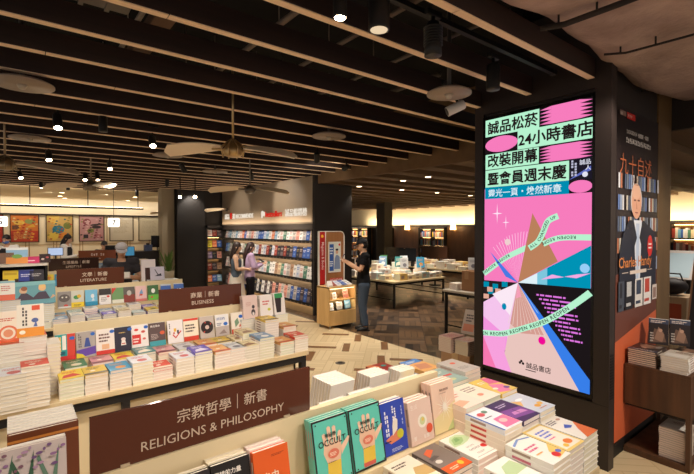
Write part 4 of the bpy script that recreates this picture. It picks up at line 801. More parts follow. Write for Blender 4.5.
pic = [('r', 0, 0, 1, 1, (104, 160, 170)), ('e', .28, .62, .085, .085, (214, 176, 140)), ('e', .70, .70, .085, .085, (226, 180, 130)), ('p', [(.12, .2), (.24, .5), (.36, .5), (.5, .3), (.62, .52), (.78, .54), (.88, .2)], (72, 60, 76)), ('e', .30, .70, .07, .06, (150, 90, 60)), ('e', .70, .78, .08, .06, (230, 190, 120)), ('p', [(.0, .25), (.2, .32), (.14, .2)], (130, 90, 90)), ('p', [(.88, .2), (1, .3), (.94, .38)], (216, 170, 130)), ('p', [(0, .8), (1, .86), (1, 1), (0, 1)], (130, 186, 190))]
for i, (px, n, k) in enumerate([(-14, 15, 6), (4, 15, 9), (22, 12, 6), (38, 12, 12)]):
    bg, sp = covers(k); stack('white paperback in the %s tall counter-side stack, literature table' % ordn(i), xa(px, 6.1) + .05, 6.0, .75, n, D_(.17, .21, .022), bg, sp, name='literature_paperback', side=(232, 230, 232))
lean('large turquoise picture book with two faces', xa(9, 5.95) + .205, 5.92, 1.018, D_(.41, .255, .018), (104, 160, 170), pic, 10, 1, name='picture_book')
lean('white book with red lower half beside the picture book', xa(-3, 5.95) + .07, 5.92, 1.084, D_(.15, .21, .018), WHITE, [('r', 0, 0, 1, .3, (226, 110, 80)), ('l', .2, .5, .8, .8, 3, (206, 120, 110)), ('r', 0, .9, 1, 1, (150, 190, 200))], 10, 2, name='display_book')
# behind the literature panel
stack('white flat carton on the far side of the literature table', xa(146, 6.8) + .25, 6.85, .876, 4, D_(.42, .3, .055), (244, 240, 236), [('r', .02, .05, .5, .4, (150, 130, 70))], name='flat_box', side=(240, 236, 230))
lean('white box with a red corner beside the man in the grey cap', xa(143, 6.9) + .09, 6.95, .90, D_(.2, .5, .05), (232, 222, 222), [('r', .25, .2, .8, .75, (70, 44, 36)), ('e', .2, .16, .16, .12, (226, 70, 80))], 6, 1, name='display_box')
lean('pale lilac card with an ink sketch', xa(150.5, 6.85) + .08, 6.80, 1.10, D_(.2, .2, .012), (206, 200, 216), [('p', [(.3, .8), (.36, .8), (.6, .35), (.55, .3)], (60, 60, 76)), ('p', [(.3, .3), (.8, .3), (.75, .5), (.5, .4)], (60, 60, 76))], 8, 1, name='display_card')
# ------------------------------------------------------------------ lifestyle and last tables, low shelf at the counter side
t = thing('low_bookshelf', 'low dark bookshelf with a pale top before the counter', 'shelf', (-.72, 7.96, 0))
B().box((0, 0, 1.31), (1.17, .42, 1.345), C(226, 218, 206)).build('top_board', t); B().box((0, .38, 0), (1.17, .42, 1.31), BLACK).build('back_board', t)
for x in (0, .57, 1.14): B().box((x, 0, 0), (x + .03, .38, 1.31), BLACK).build('upright', t)
for z in (.1, .55, 1.05): B().box((0.03, 0, z), (1.14, .38, z + .03), C(52, 46, 44)).build('shelf_board', t)
for px, d, c, sp in [(1, 'yellow notched board', (236, 206, 60), [('r', .1, .6, .9, .8, (206, 170, 50)), ('r', 0, 0, .35, .25, (60, 50, 44)), ('r', .75, 0, 1, .25, (60, 50, 44))]), (17, 'royal blue boxed set', (66, 76, 160), [('l', .15, .4, .85, .7, 2, (226, 226, 240)), ('r', 0, .9, 1, 1, (90, 100, 180))]), (28, 'charcoal boxed set', (64, 60, 68), [('l', .15, .4, .85, .7, 2, (210, 206, 206))])]:
    lean(d + ' on the low dark shelf', xa(px, 7.95) + .1, 7.98, 1.081, D_(.18, .17, .06), c, sp, 6, 1, name='boxed_set')
for px, z, d, dm, c, sp in [(8, 1.311, 'landscape picture book with blue sky', (.26, .24, .03), (150, 190, 220), [('r', 0, 0, 1, .4, (226, 150, 80)), ('e', .5, .45, .24, .12, (120, 170, 90)), ('r', 0, .85, 1, 1, (236, 236, 236))]), (24, 1.311, 'magenta booklet', (.2, .1, .03), (206, 60, 110), [('l', .2, .3, .8, .6, 1, (240, 220, 226))]), (36.5, 1.311, 'dark patterned tin', (.14, .13, .06), (60, 44, 44), [('e', .3, .4, .14, .1, (226, 200, 190)), ('e', .7, .6, .14, .1, (206, 90, 90))]), (-4, 1.311, 'brown pebble-textured box', (.2, .16, .08), (130, 100, 84), None)]:
    lean(d + ' on the pale-topped low shelf', xa(px, 8.05) + .1, 8.05, 1.346, dm, c, sp, 6, 1, name='display_book')
for i in range(9):
    bg, sp = covers(i * 2 + 1); lean('%s book along the lifestyle table step' % ordn(i), .52 + .16 * i, 8.95, .876, D_(.145, .205, .016), bg, sp, 12, 2, name='display_book')
for i in range(10):
    bg, sp = covers(i * 3 + 2); stack('%s stack along the front of the lifestyle table, paperback' % ordn(i), .1 + .21 * i, 8.62 if i > 3 else 8.95, .75, 5 + i % 3, D_(.15, .21, .024), bg, sp, name='lifestyle_paperback', side=(232, 226, 216))
for i in range(7):
    bg, sp = covers(i * 2 + 4); lean('%s book along the most distant table' % ordn(i), 1.0 + .16 * i, 11.36, .876, D_(.145, .205, .016), bg, sp, 12, 1, name='display_book')
# ------------------------------------------------------------------ counter with monitors
t = thing('service_counter', 'long pale service counter in front of the poster wall', 'counter', (-2.2, 12.45, 0))
B().bevbox((0, 0, 1.0), (5.2, .52, 1.05), C(210, 196, 168), .008).build('worktop', t)
B().box((.03, .05, .08), (5.17, .48, 1.0), C(200, 184, 150)).build('front_panel', t); B().box((.05, .08, 0), (5.15, .46, .08), BLACK).build('plinth', t)
for i in range(5): B().box((.06 + 1.03 * i, .035, .16), (1.03 * i + 1.0, .05, .94), C(190, 172, 138)).build('inset_panel', t)
def monitor(px, y, z, label, lit, w=.34, h=.24, yaw=0):
    t = thing('desktop_monitor', label, 'monitor', (xa(px, y), y, z), yaw)
    B().bevbox((-w / 2, -.015, .1), (w / 2, .015, .1 + h), C(30, 30, 32), .006).build('display_housing', t)
    B().box((-w / 2 + .012, -.017, .112), (w / 2 - .012, -.015, .088 + h), C(*lit, emit=.55) if lit else C(20, 20, 22, rough=.2)).build('screen', t)
    B().cyl((0, 0.01, .008), (0, .01, .12), .018, C(60, 60, 62)).build('stand', t); B().bevbox((-.1, -.07, 0), (.1, .08, .01), C(50, 50, 52), .003).build('foot_plate', t)
monitor(55, 12.72, 1.12, 'lit white computer screen in front of the staff woman', (190, 206, 236), .32, .2)
tag(B().bevbox((.5, 12.6, 1.051), (1.3, 12.86, 1.119), C(206, 196, 180), .01).box((.56, 12.59, 1.06), (1.24, 12.6, 1.11), C(186, 172, 150)).build('till_riser'), 'pale riser block under the lit white computer screen', 'counter riser')
monitor(128, 12.75, 1.051, 'blue lit computer screen behind the man in the grey cap', (70, 130, 160), .3, .26)
monitor(157, 13.2, 1.25, 'dark computer screen at the pillar end of the counter', None, .34, .34)
tag(B().bevbox((2.3, 13.16, .06), (3.4, 13.75, 1.249), C(28, 24, 22), .01).box((2.34, 13.2, 0), (3.36, 13.7, .06), BLACK).build('back_cabinet'), 'black back cabinet beside the grey pillar carrying the dark screen', 'cabinet')
monitor(113, 13.0, 1.06, 'grey terminal beside the bent dark-haired head', None, .4, .28)
t = thing('equipment_box', 'blue-grey machine on the dark counter end', 'machine', (xa(148, 13.2), 13.25, 1.25)); B().bevbox((-.1, -.1, 0), (.1, .1, .18), C(70, 84, 120), .02).build('casing', t); B().cyl((0, 0, .18), (0, 0, .22), .05, C(40, 40, 44)).build('lid', t)
t = thing('plant_pot', 'green leafy plant by the grey pillar', 'plant', (xa(168, 8.15), 8.15, .9)); B().tube([(0, 0, 0), (0, 0, .2)], [.07, .1], C(190, 176, 150), 14).build('pot', t)
b = B()
for i in range(26):
    a = i * 2.4; r_ = .05 + .1 * ((i * 7) % 5) / 5; zz = .24 + .3 * ((i * 3) % 7) / 7
    b.poly([(0, 0, .18), (r_ * math.cos(a) + .02 * math.sin(a), r_ * math.sin(a) - .02 * math.cos(a), zz), (r_ * 1.5 * math.cos(a), r_ * 1.5 * math.sin(a), zz + .1), (r_ * math.cos(a) - .02 * math.sin(a), r_ * math.sin(a) + .02 * math.cos(a), zz)], C(90, 120, 50, rough=.6))
b.build('foliage', t)
t = thing('plant_stand', 'pale pedestal under the leafy plant', 'stand', (xa(168, 8.15), 8.15, 0)); B().bevbox((-.13, -.13, .02), (.13, .13, .9), C(206, 196, 176), .01).build('pedestal', t); B().box((-.15, -.15, 0), (.15, .15, .02), BLACK).build('base', t)
# posters on the far wall
posters = [(-20, 3.5, 'red', (160, 44, 30)), (9.5, 39, 'orange and red painted', (186, 104, 40)), (45.5, 73, 'blue, green and yellow painted', (170, 140, 80)), (78.5, 104, 'pink and black painted', (170, 126, 128)), (109, 133, 'pale grey text', (186, 176, 156)), (138, 160, 'cream text-lined', (186, 176, 150))]
for i, (p0, p1, d, c) in enumerate(posters):
    x0, x1 = xa(p0, 20) + .03, xa(p1, 20) - .03
    t = thing('framed_poster', d + ' poster in a dark frame on the far wall', 'poster', (x0, 19.975, 1.42)); w, h = x1 - x0, 1.0
    b = B()
    for a_, b_ in [((-.03, -.03, -.03), (w + .03, .004, 0)), ((-.03, -.03, h), (w + .03, .004, h + .03)), ((-.03, -.03, 0), (0, .004, h)), ((w, -.03, 0), (w + .03, .004, h))]: b.box(a_, b_, C(70, 52, 40))
    b.build('frame', t); b = B(); sp = [('r', 0, 0, 1, 1, c)]
    if i == 1: sp += [('r', 0, 0, 1, .4, (168, 54, 32)), ('e', .3, .7, .2, .1, (196, 164, 73)), ('e', .7, .75, .2, .12, (122, 131, 73)), ('l', .1, .1, .9, .36, 6, (196, 139, 73)), ('r', .05, .45, .3, .6, (98, 65, 49)), ('p', [(.5, .5), (.9, .55), (.8, .66)], (193, 147, 49))]
    if i == 2: sp += [('e', .45, .45, .24, .18, (32, 106, 131)), ('e', .7, .2, .24, .16, (190, 114, 41)), ('e', .8, .6, .16, .16, (98, 106, 49)), ('e', .25, .2, .2, .2, (193, 164, 65)), ('p', [(0, .8), (.4, .6), (.5, 1), (0, 1)], (188, 155, 73))]
    if i == 3: sp += [('e', .3, .75, .17, .16, (122, 57, 65)), ('e', .3, .75, .1, .1, (180, 147, 147)), ('e', .7, .55, .2, .08, (49, 37, 41)), ('e', .45, .4, .14, .1, (98, 106, 49)), ('r', .15, .1, .35, .25, (41, 32, 41)), ('e', .75, .2, .16, .1, (155, 90, 98)), ('p', [(.5, .6), (.95, .65), (.9, .7), (.5, .66)], (41, 32, 36))]
    if i in (1, 2, 3):
        for q in range(34):
            u, v = .06 + .88 * ((q * .37) % 1), .06 + .88 * ((q * .61 + .2) % 1); cc = [[(150, 40, 26), (206, 150, 50), (120, 70, 40), (190, 170, 120)], [(120, 110, 50), (40, 90, 100), (190, 130, 50), (150, 60, 40)], [(60, 40, 46), (190, 150, 150), (110, 50, 60), (120, 120, 60)]][i - 1][q % 4]
            sp.append(('p', [(u - .05, v - .02), (u + .03, v - .03), (u + .06, v + .02), (u - .02, v + .03)], cc))
    if i > 3: sp += [('l', .15, .3, .85, .85, 10, (170, 158, 138))]
    art(b, w, h, axes((0, -.004, 0), (1, 0, 0), (0, 0, 1)), sp); b.build('printed_sheet', t)
# hanging linear lamp and counter number boxes
t = thing('linear_pendant_lamp', 'long black suspended linear lamp over the service counter', 'pendant lamp', (-2.5, 14, 2.46)); L = xa(143, 14) + 2.5
B().box((0, -.04, 0), (L, .04, .05), BLACK).build('rail', t); B().box((.02, -.03, .05), (L - .02, .03, .056), C(255, 230, 186, emit=9)).build('led_strip', t)
for px in (30, 88, 138): x = xa(px, 14) + 2.5; B().cyl((x, 0, .05), (x, 0, .6), .012, BLACK, 8).build('hanger_rod', t)
for px, ch, d in [(0, '5', 'lit white counter sign with the figure five'), (113.5, '7', 'lit white counter sign with the figure seven')]:
    t = thing('counter_number_sign', d, 'sign', (xa(px, 12.2), 12.2, 1.93)); B().bevbox((-.13, -.03, 0), (.13, .03, .22), C(255, 246, 230, emit=1.6), .02).build('light_box', t)
    b = B(); b.text(ch, C(40, 34, 32), axes((0, -.032, .045), (1, 0, 0), (0, 0, 1)), .19, .02, 'C'); b.build('numeral', t); B().cyl((0, 0, .22), (0, 0, 1.1), .006, BLACK, 6).build('hanger_rod', t)
# ------------------------------------------------------------------ bestseller wall
SX = 5.135; SY0, SY1 = 7.76, 12.74
t = thing('wall_bookcase', 'long dark lit bookcase wall under the red and white lettering', 'bookcase', (SX, SY0, 0)); L = SY1 - SY0
SHD = C(46, 40, 37, rough=.5); BACKP = C(128, 112, 92, rough=.6)
B().box((.352, 0, 0), (.375, L, 1.98), BACKP).build('back_panel', t)
B().box((.0, 0, 1.86), (.352, L, 1.98), C(84, 74, 66, rough=.5)).build('cornice', t)
B().box((.03, 0, 0), (.352, L, .20), C(150, 124, 88, rough=.5)).build('plinth', t)
LIPS = [1.60, 1.20, .75, .225]
for z in LIPS:
    sh = B().box((.0, 0, z - .035), (.352, L, z), SHD).build('shelf_board', t)
    b = B(); b.box((-.008, 0, z - .04), (0, L, z + .025), C(24, 21, 20))
    for k in range(30): b.box((-.0085, .06 + k * .165, z - .028), (-.008, .10 + k * .165, z - .008), C(110, 100, 90))
    b.build('price_rail', sh)
    B().box((.325, .02, z - .047), (.345, L - .02, z - .036), C(255, 206, 140, emit=3)).build('led_strip', sh)
for y in (0, L - .03): B().box((.0, y, .2), (.352, y + .03, 1.86), SHD).build('upright', t)
BC = [((236, 228, 222), (196, 90, 80)), ((60, 96, 170), (226, 226, 230)), ((206, 196, 186), (90, 90, 100)), ((40, 44, 60), (200, 180, 120)), ((226, 206, 170), (150, 80, 60)), ((150, 60, 50), (240, 220, 200)), ((110, 160, 190), (240, 240, 240)), ((230, 214, 70), (60, 60, 50)), ((236, 170, 150), (140, 60, 60)), ((84, 130, 110), (236, 230, 210)), ((70, 60, 64), (220, 200, 190)), ((214, 214, 220), (60, 110, 180)), ((226, 120, 70), (250, 236, 220)), ((240, 236, 230), (60, 60, 66)), ((130, 110, 150), (236, 226, 236)), ((190, 150, 120), (80, 60, 50))]
NAMES = ['white and red', 'royal blue', 'stone grey', 'near-black', 'cream and brown', 'brick red', 'light blue', 'yellow', 'salmon pink', 'grey-green', 'charcoal', 'silver and blue', 'orange', 'white and black', 'mauve', 'tan']
def shelf_book(k, loc, rot, dims, label, group, n='shelved_book'):
    bg, fg = BC[k]; mid = tuple((2 * p + q) // 3 for p, q in zip(bg, fg)); sp = [('r', 0, 0, 1, 1, bg), ('l', .12, .6, .88, .85, 2, fg), ('e', .5, .3, .26, .18, mid) if k % 2 else ('r', .1, .1, .9, .42, mid)]
    o = put(n, cover_mesh(*dims, bg, sp, 'sb%d' % k, True), None, loc, rot); tag(o, label, 'book', group)
rname = ['top', 'second', 'third', 'lowest']
for ri, z in enumerate(LIPS):
    y = SY1 - .12; i = 0
    while y > SY0 + .1:
        k = (i * 7 + ri * 5 + (i * i) % 5) % 16
        if ri == 1: k = [1, 3, 13, 6, 10, 11, 2, 1, 5, 9][(i * 3 + i // 4) % 10]
        if ri == 0 and i % 4: k = [13, 0, 11, 2, 6, 1, 13][(i * 2 + i // 5) % 7]
        if ri == 3: k = [10, 3, 1, 8, 13, 10, 2][(i * 3 + i // 3) % 7]
        if ri == 2: k = [0, 4, 13, 2, 9, 11, 15, 13][(i * 3 + i // 3) % 8]
        w = [.148, .13, .14, .155][(i + ri) % 4]; h = [.245, .235, .25, .23][(i * 3 + ri) % 4] * [.97, 1.08, 1.2, 1.28][ri]; tk = [.022, .05, .03][i % 3]
        th = R(90 - 9)
        shelf_book(k, (SX + .045 + tk, y - w / 2, z + .0005), Euler((th, 0, -PI / 2)), (w, h, tk), '%s book, %s from the far corner, %s bestseller shelf' % (NAMES[k], ordn(i), rname[ri]), 'books on the bestseller bookcase')
        y -= w + .003; i += 1
# corner bookcase at right angles
t = thing('corner_bookcase', 'narrow dark bookcase in the corner beside the black partition', 'bookcase', (4.61, 12.62, 0)); BW = .50
B().box((0, .30, 0), (BW, .33, 1.98), BACKP).build('back_panel', t)
for x in (0, BW - .025): B().box((x, 0, 0), (x + .025, .30, 1.98), SHD).build('upright', t)
B().box((0, 0, 1.9), (BW, .3, 1.98), SHD).build('cornice', t)
for z in [1.66, 1.33, 1.0, .66, .3]:
    sh = B().box((.025, 0, z - .035), (BW - .025, .30, z), SHD).build('shelf_board', t)
    B().box((.03, .27, z - .046), (BW - .03, .288, z - .036), C(255, 206, 140, emit=5)).build('led_strip', sh)
for ri, z in enumerate([1.66, 1.33, 1.0, .66, .3]):
    for i in range(3):
        k = (i * 5 + ri * 7) % 16; shelf_book(k, (4.71 + i * .148, 12.64 + .03, z + .0005), Euler((R(80), 0, 0)), (.138, .2, .03), '%s book, %s along on the %s shelf of the corner bookcase' % (NAMES[k], ordn(i), ['top', 'second', 'third', 'fourth', 'lowest'][ri]), 'books on the corner bookcase')
# lettered fascia above the bookcase
SB = wood('warm_grey_fascia', (150, 132, 110), (160, 142, 120), (.8, .8, .8), .55)
struct(B().box((SX + .0, SY0, 1.985), (SX + .06, SY1, 3.02), SB), 'wall_fascia_shelf')
t = thing('lettering_sign', 'red bestsellers lettering with white characters on the shelf fascia', 'sign', (SX - .012, 10.16, 2.15))
T = axes((0, 0, 0), (0, -1, 0), (0, 0, 1))
WE = C(255, 240, 220, emit=.5); RE = C(226, 44, 34, emit=.5)
def raised(b, s, m, x, z, size, bold=.006):
    for d in (-.012, -.008, -.004, 0): b.text(s, m, T @ Matrix.Translation((x, z, d + .012)), size, bold)
b = B(); raised(b, 'bestsellers', RE, .27, .03, .20); b.build('red_word', t)
b = B(); raised(b, '誠品暢銷榜', WE, 1.27, .03, .19); b.build('white_characters', t)
b = B()
for c_, r_ in (((.10, .12), .075), ((.19, .11), .06), ((.08, .05), .05)): b.poly([(0, -(c_[0] + r_ * math.cos(2 * PI * i / 16)), c_[1] + r_ * math.sin(2 * PI * i / 16)) for i in range(16)][::-1], WE)
b.build('white_emblem', t)
t = thing('lettering_sign', 'white recommends lettering with a red block at the far end of the fascia', 'sign', (SX - .012, 12.55, 2.15))
b = B(); raised(b, '誠品', WE, .05, .03, .17); raised(b, '選 RECOMMENDS', WE, .62, .03, .17); b.build('white_characters', t)
B().box((-.004, -.56, .02), (0, -.44, .2), RE).build('red_block', t)
# ------------------------------------------------------------------ magazine kiosk
t = thing('magazine_kiosk', 'honey oak magazine kiosk with a red side banner and lit shelves', 'kiosk', (4.632, 6.44, 0)); KW_, KD = .645, .40
b = B(); b.box((0, 0, .06), (.02, KD, .78), M_KIOSK); b.box((KW_ - .02, 0, .06), (KW_, KD, .78), M_KIOSK); b.box((.02, .02, .06), (KW_ - .02, KD, .33), M_KIOSK); b.box((.02, KD - .02, .33), (KW_ - .02, KD, .76), C(226, 206, 166)); b.build('carcass', t)
B().box((.022, .004, .062), (KW_ - .022, .02, .325), M_KIOSK).build('front_panel', t)
for z in (.33, .535): B().box((.02, .01, z - .02), (KW_ - .02, KD - .02, z), M_KIOSK).build('shelf_board', t)
B().box((.0, -.01, .76), (KW_, KD, .785), M_KIOSK).build('counter_top', t)
kiosk_z = []
for z in (.738, .512):
    B().box((.03, .03, z), (KW_ - .03, .05, z + .008), C(255, 226, 170, emit=2.5)).build('led_strip', t)
    kiosk_z.append(z)
for x in (.03, KW_ - .06):
    for y in (.02, KD - .05): B().cyl((x + .015, y + .015, 0), (x + .015, y + .015, .06), .014, C(170, 166, 160, metal=.7, rough=.3), 10).build('foot', t)
b = B(); W_ = C(226, 220, 212)
b.box((.015, .345, .785), (.03, .395, 1.83), W_); b.box((KW_ - .03, .345, .785), (KW_ - .012, .395, 1.74), W_); b.box((.015, .345, 1.815), (KW_ - .10, .395, 1.83), W_)
pts = [(KW_ - .10 + .085 * math.sin(a), .37, 1.735 + .085 * math.cos(a)) for a in [i * PI / 16 for i in range(9)]]; b.tube(pts, .012, W_, 8); b.box((.165, .345, .785), (.178, .395, 1.815), W_); b.build('white_frame', t)
bp = B().box((.178, .365, .785), (KW_ - .03, .39, 1.815), wood('reddish_slats', (150, 98, 56), (166, 112, 66), (40, 40, .6), .5)).build('wood_panel', t)
rb = B().box((.03, .36, .80), (.165, .39, 1.815), C(176, 28, 24)).build('red_banner', t)
b = B(); b.text('Magazine & Books', C(246, 226, 216), axes((.085, .358, 1.62), (0, 0, -1), (1, 0, 0)), .085, .004, 'L', .85); b.poly([(.0975 + .03 * math.cos(2 * PI * i / 16), .3575, 1.73 + .03 * math.sin(2 * PI * i / 16)) for i in range(16)], C(236, 190, 60)); b.build('banner_print', rb)
kp = B().box((.24, .352, 1.02), (.54, .364, 1.62), C(226, 222, 214)).build('kiosk_poster', t)
b = B(); art(b, .30, .60, axes((.24, .351, 1.02), (1, 0, 0), (0, 0, 1)), [('r', .05, .03, .95, .97, (214, 216, 206)), ('r', .08, .05, .42, .92, (40, 84, 160)), ('e', .68, .66, .11, .13, (206, 160, 130)), ('e', .68, .74, .12, .07, (40, 34, 34)), ('p', [(.45, .1), (.95, .1), (.9, .5), (.75, .56), (.6, .56), (.5, .45)], (120, 136, 166)), ('l', .1, .6, .4, .85, 3, (230, 236, 240)), ('l', .1, .2, .4, .4, 3, (230, 236, 240)), ('e', .88, .9, .08, .08, (214, 60, 50))]); b.build('poster_print', kp)
for i, (x, z, c, d, dm) in enumerate([(.17, .536, 13, 'pale booklet on the upper lit kiosk shelf', (.10, .13, .01)), (.44, .536, 8, 'pink booklet on the upper lit kiosk shelf', (.13, .17, .01)), (.09, .331, 13, 'white booklet on the lower lit kiosk shelf', (.11, .14, .01)), (.29, .331, 2, 'grey booklet on the lower lit kiosk shelf', (.14, .15, .01)), (.49, .331, 6, 'light blue booklet on the lower lit kiosk shelf', (.15, .16, .01))]):
    shelf_book(c, (4.632 + x + .03, 6.44 + .10, z), Euler((R(76), 0, 0)), dm, d, None, 'booklet')
for i, (x, c) in enumerate([(.20, 5), (.34, 11), (.47, 1), (.59, 13)]):
    shelf_book(c, (4.632 + x - .02, 6.53, .785), Euler((R(22), 0, R(-4 + 5 * i))), (.13, .19, .012), '%s magazine, %s along on the kiosk counter' % (NAMES[c], ordn(i)), None, 'magazine')
t = thing('leaflet_holder', 'white leaflet holder on the near corner of the kiosk counter', 'holder', (4.66, 6.5, .785)); B().add([(0, 0, 0), (.11, 0, 0), (.11, .08, 0), (0, .08, 0), (0, .05, .11), (.11, .05, .11)], [(0, 1, 5, 4), (2, 3, 4, 5), (0, 4, 3), (1, 2, 5), (0, 3, 2, 1)], C(236, 230, 224)).build('wedge', t); B().box((.01, -.004, 0), (.1, 0, .03), C(220, 214, 206)).build('lip', t)
t = thing('rack_card', 'red and white card strip at the foot of the kiosk poster', 'card', (4.86, 6.72, .786)); b = B(); b.box((0, 0, 0), (.3, .01, .13), C(190, 60, 50)); art(b, .3, .13, axes((0, -.001, 0), (1, 0, 0), (0, 0, 1)), [('v', .03, .45, .97, .9, 12, (240, 220, 210))]); b.build('printed_card', t); B().box((0, .01, 0), (.3, .06, .006), C(200, 190, 180)).build('foot', t)
# ------------------------------------------------------------------ walnut table beside the banner
t = thing('side_table', 'walnut side table with an open lower shelf before the banner', 'table', (4.03, .935, 0)); TX, TY = .85, .445
B().bevbox((0, 0, .715), (TX, TY, .74), M_WALNUT, .003).build('tabletop', t)
B().box((0, .0, .41), (.02, TY, .715), M_WALNUT).build('front_panel', t); B().box((.02, .0, .41), (TX, .018, .715), M_WALNUT).build('side_panel', t)
for x, y in ((0, 0), (TX - .05, 0), (TX - .05, TY - .03)): B().box((x, y, .05), (x + .05, y + .03, .41), M_WALNUT).build('leg', t)
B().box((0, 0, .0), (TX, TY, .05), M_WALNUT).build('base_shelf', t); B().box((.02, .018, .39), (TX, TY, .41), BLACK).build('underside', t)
mag = [('r', 0, 0, 1, 1, (44, 36, 36)), ('p', [(.1, .05), (.9, .12), (.75, .5), (.3, .62)], (110, 84, 70)), ('p', [(.3, .2), (.7, .1), (.8, .4), (.5, .7)], (150, 116, 96)), ('e', .6, .56, .1, .1, (190, 150, 126)), ('r', .0, .82, 1, 1, (60, 66, 86)), ('l', .1, .85, .9, .97, 2, (226, 206, 190)), ('l', .08, .1, .3, .5, 4, (190, 180, 170))]
lit_ = [('r', 0, 0, 1, 1, (206, 196, 180)), ('r', .1, .5, .9, .9, (226, 220, 210)), ('l', .1, .15, .8, .4, 3, (130, 90, 70))]
stack('dark-spined magazine next to the banner on the walnut table', 4.185, 1.265, .741, 8, (.20, .27, .0155), (60, 50, 46), mag, rotz=R(90), jit=.004, name='magazine', side=(86, 66, 54))
stack('white-spined book at the corner of the walnut table', 4.17, 1.045, .741, 7, (.18, .25, .017), WHITE, lit_, rotz=R(90), jit=.008, name='magazine', side=(226, 220, 212))
stack('brown magazine toward the back of the walnut table', 4.50, 1.06, .741, 6, (.20, .27, .013), (110, 80, 60), mag, rotz=R(90), name='magazine', side=(96, 80, 70))
stack('white booklet pile on the lower shelf of the walnut table', 4.18, 1.06, .051, 14, (.17, .24, .0165), (200, 190, 180), lit_, rotz=R(90), jit=.006, name='magazine', side=(190, 180, 170))
for i, (y, n, d) in enumerate([(1.24, 3, 'dark picture magazine leaning on the banner'), (1.12, 4, 'black and white magazine leaning beside the dark picture one')]):
    lean(d, 4.36 + .12 * i, y + .0, .867 if i == 0 else .862, (.14, .215, .012), (50, 44, 46), mag, 14, n, yaw=-76, name='leaning_magazine', side=(220, 216, 210))
# ------------------------------------------------------------------ stack on a carton by the totem
t = thing('carton', 'beige carton under the pink striped books by the totem', 'carton', (3.76, 2.72, 0)); B().bevbox((0, 0, 0), (.5, .38, .53), C(186, 152, 120, rough=.7), .005).build('box_body', t); B().box((-.004, .15, .3), (0, .23, .53), C(206, 180, 140)).build('tape_strip', t); B().box((0, .185, .53), (.5, .195, .532), C(150, 120, 90)).build('flap_seam', t)
PKS = (232, 186, 180)
stack('pink striped book on the carton, left pile', 3.80, 2.99, .533, 9, (.17, .23, .018), PKS, [('r', 0, 0, 1, 1, (232, 190, 184)), ('l', .1, .3, .9, .9, 5, (206, 100, 100))], rotz=R(90), name='carton_book', side=(230, 206, 196))
stack('white and orange striped book on the carton, screen-side pile', 3.85, 2.81, .533, 8, (.17, .23, .018), (236, 200, 186), [('r', 0, 0, 1, 1, (236, 206, 190)), ('l', .1, .3, .9, .9, 5, (220, 120, 80))], rotz=R(90), name='carton_book', side=(232, 214, 200))
lean('dark-backed white book leaning on the carton piles', 3.93, 2.88, .70, (.16, .27, .03), (206, 190, 176), [('r', .1, .1, .9, .4, (226, 150, 120)), ('l', .2, .5, .8, .85, 3, (90, 80, 80))], 24, 2, yaw=-82, name='display_book', side=(90, 70, 56))
# ------------------------------------------------------------------ dark zone tables
def plain_table(label, x0, y0, x1, y1, z, top=None):
    t = thing('reading_table', label, 'table', (x0, y0, 0)); w, d = x1 - x0, y1 - y0
    B().bevbox((0, 0, z - .04), (w, d, z), top or C(206, 184, 140, rough=.45), .005).build('tabletop', t)
    for x in (.03, w - .07):
        for y in (.03, d - .07): B().box((x, y, 0), (x + .04, y + .04, z - .04), BLACK).build('leg', t)
    b = B()
    for y in (.03, d - .07): b.box((.07, y + .01, z - .09), (w - .07, y + .03, z - .04), BLACK)
    for x in (.03, w - .07): b.box((x + .01, .07, z - .09), (x + .03, d - .07, z - .04), BLACK); b.box((x + .01, .07, .18), (x + .03, d - .07, .2), BLACK)
    b.build('black_frame', t)
    return z
Z1 = plain_table('cream-topped table with black legs behind the man in black', 7.07, 7.22, 8.95, 9.9, .63)
n = 0
for i in range(7):
    for j in range(9):
        if (i * 3 + j * 5) % 11 == 0: continue
        k = (i * 5 + j * 3) % 14; bg, sp = pale(k); n += 1
        stack('paperback %s along and %s back on the cream-topped table' % (ordn(j), ordn(i)), 7.24 + .255 * i, 7.42 + .285 * j, Z1, 1 if (i + j) % 3 else 2, (.22, .25, .07 + .045 * ((i * 2 + j) % 3)), bg, sp, rotz=R(90), jit=.01, name='table_book', side=(226, 208, 170))
for i, (x, y, k) in enumerate([(7.9, 7.7, 9), (8.1, 8.1, 4), (7.9, 8.5, 12), (8.3, 8.9, 0), (8.4, 7.6, 3), (7.7, 9.2, 10), (8.5, 8.3, 6)]):
    bg, sp = covers(k); lean('%s upright book standing among the piles of the cream-topped table' % ordn(i), x, y, Z1 + .24, (.2, .27, .03), bg, sp, 12, 2, yaw=-40, name='display_book')
Z2 = plain_table('small white-topped table half hidden by the totem', 5.98, 3.4, 7.3, 4.905, .81, C(206, 196, 180))
t = thing('kraft_carton', 'brown kraft carton with a white paper on the small white-topped table', 'carton', (6.12, 4.12, .811)); B().bevbox((0, 0, 0), (.3, .48, .34), C(150, 108, 74, rough=.7), .005).build('box_body', t); B().box((-.003, .05, .12), (0, .2, .32), C(220, 210, 196)).build('paper_sheet', t); B().box((-.002, .34, .2), (0, .42, .34), C(170, 130, 94)).build('tape_strip', t)
stack('white book pile in front of the kraft carton', 6.16, 4.74, .811, 5, (.15, .2, .022), WHITE, None, rotz=R(90), name='table_book')
stack('pale blue cardboard tube-side box beside the kraft carton', 6.2, 3.98, .811, 1, (.12, .16, .26), (150, 190, 210), [('l', .2, .2, .8, .8, 3, (240, 240, 240))], rotz=R(90), name='display_box')
for i, (y, k) in enumerate([(4.50, 9), (4.34, 13), (4.20, 0)]):
    bg, sp = covers(k); lean('%s book standing on the kraft carton' % ['grey', 'dark blue-grey', 'green'][i], 6.3, y, 1.153, (.15, .21, .05), bg, sp, 10, 1, yaw=-50, name='display_book', side=(226, 216, 200))
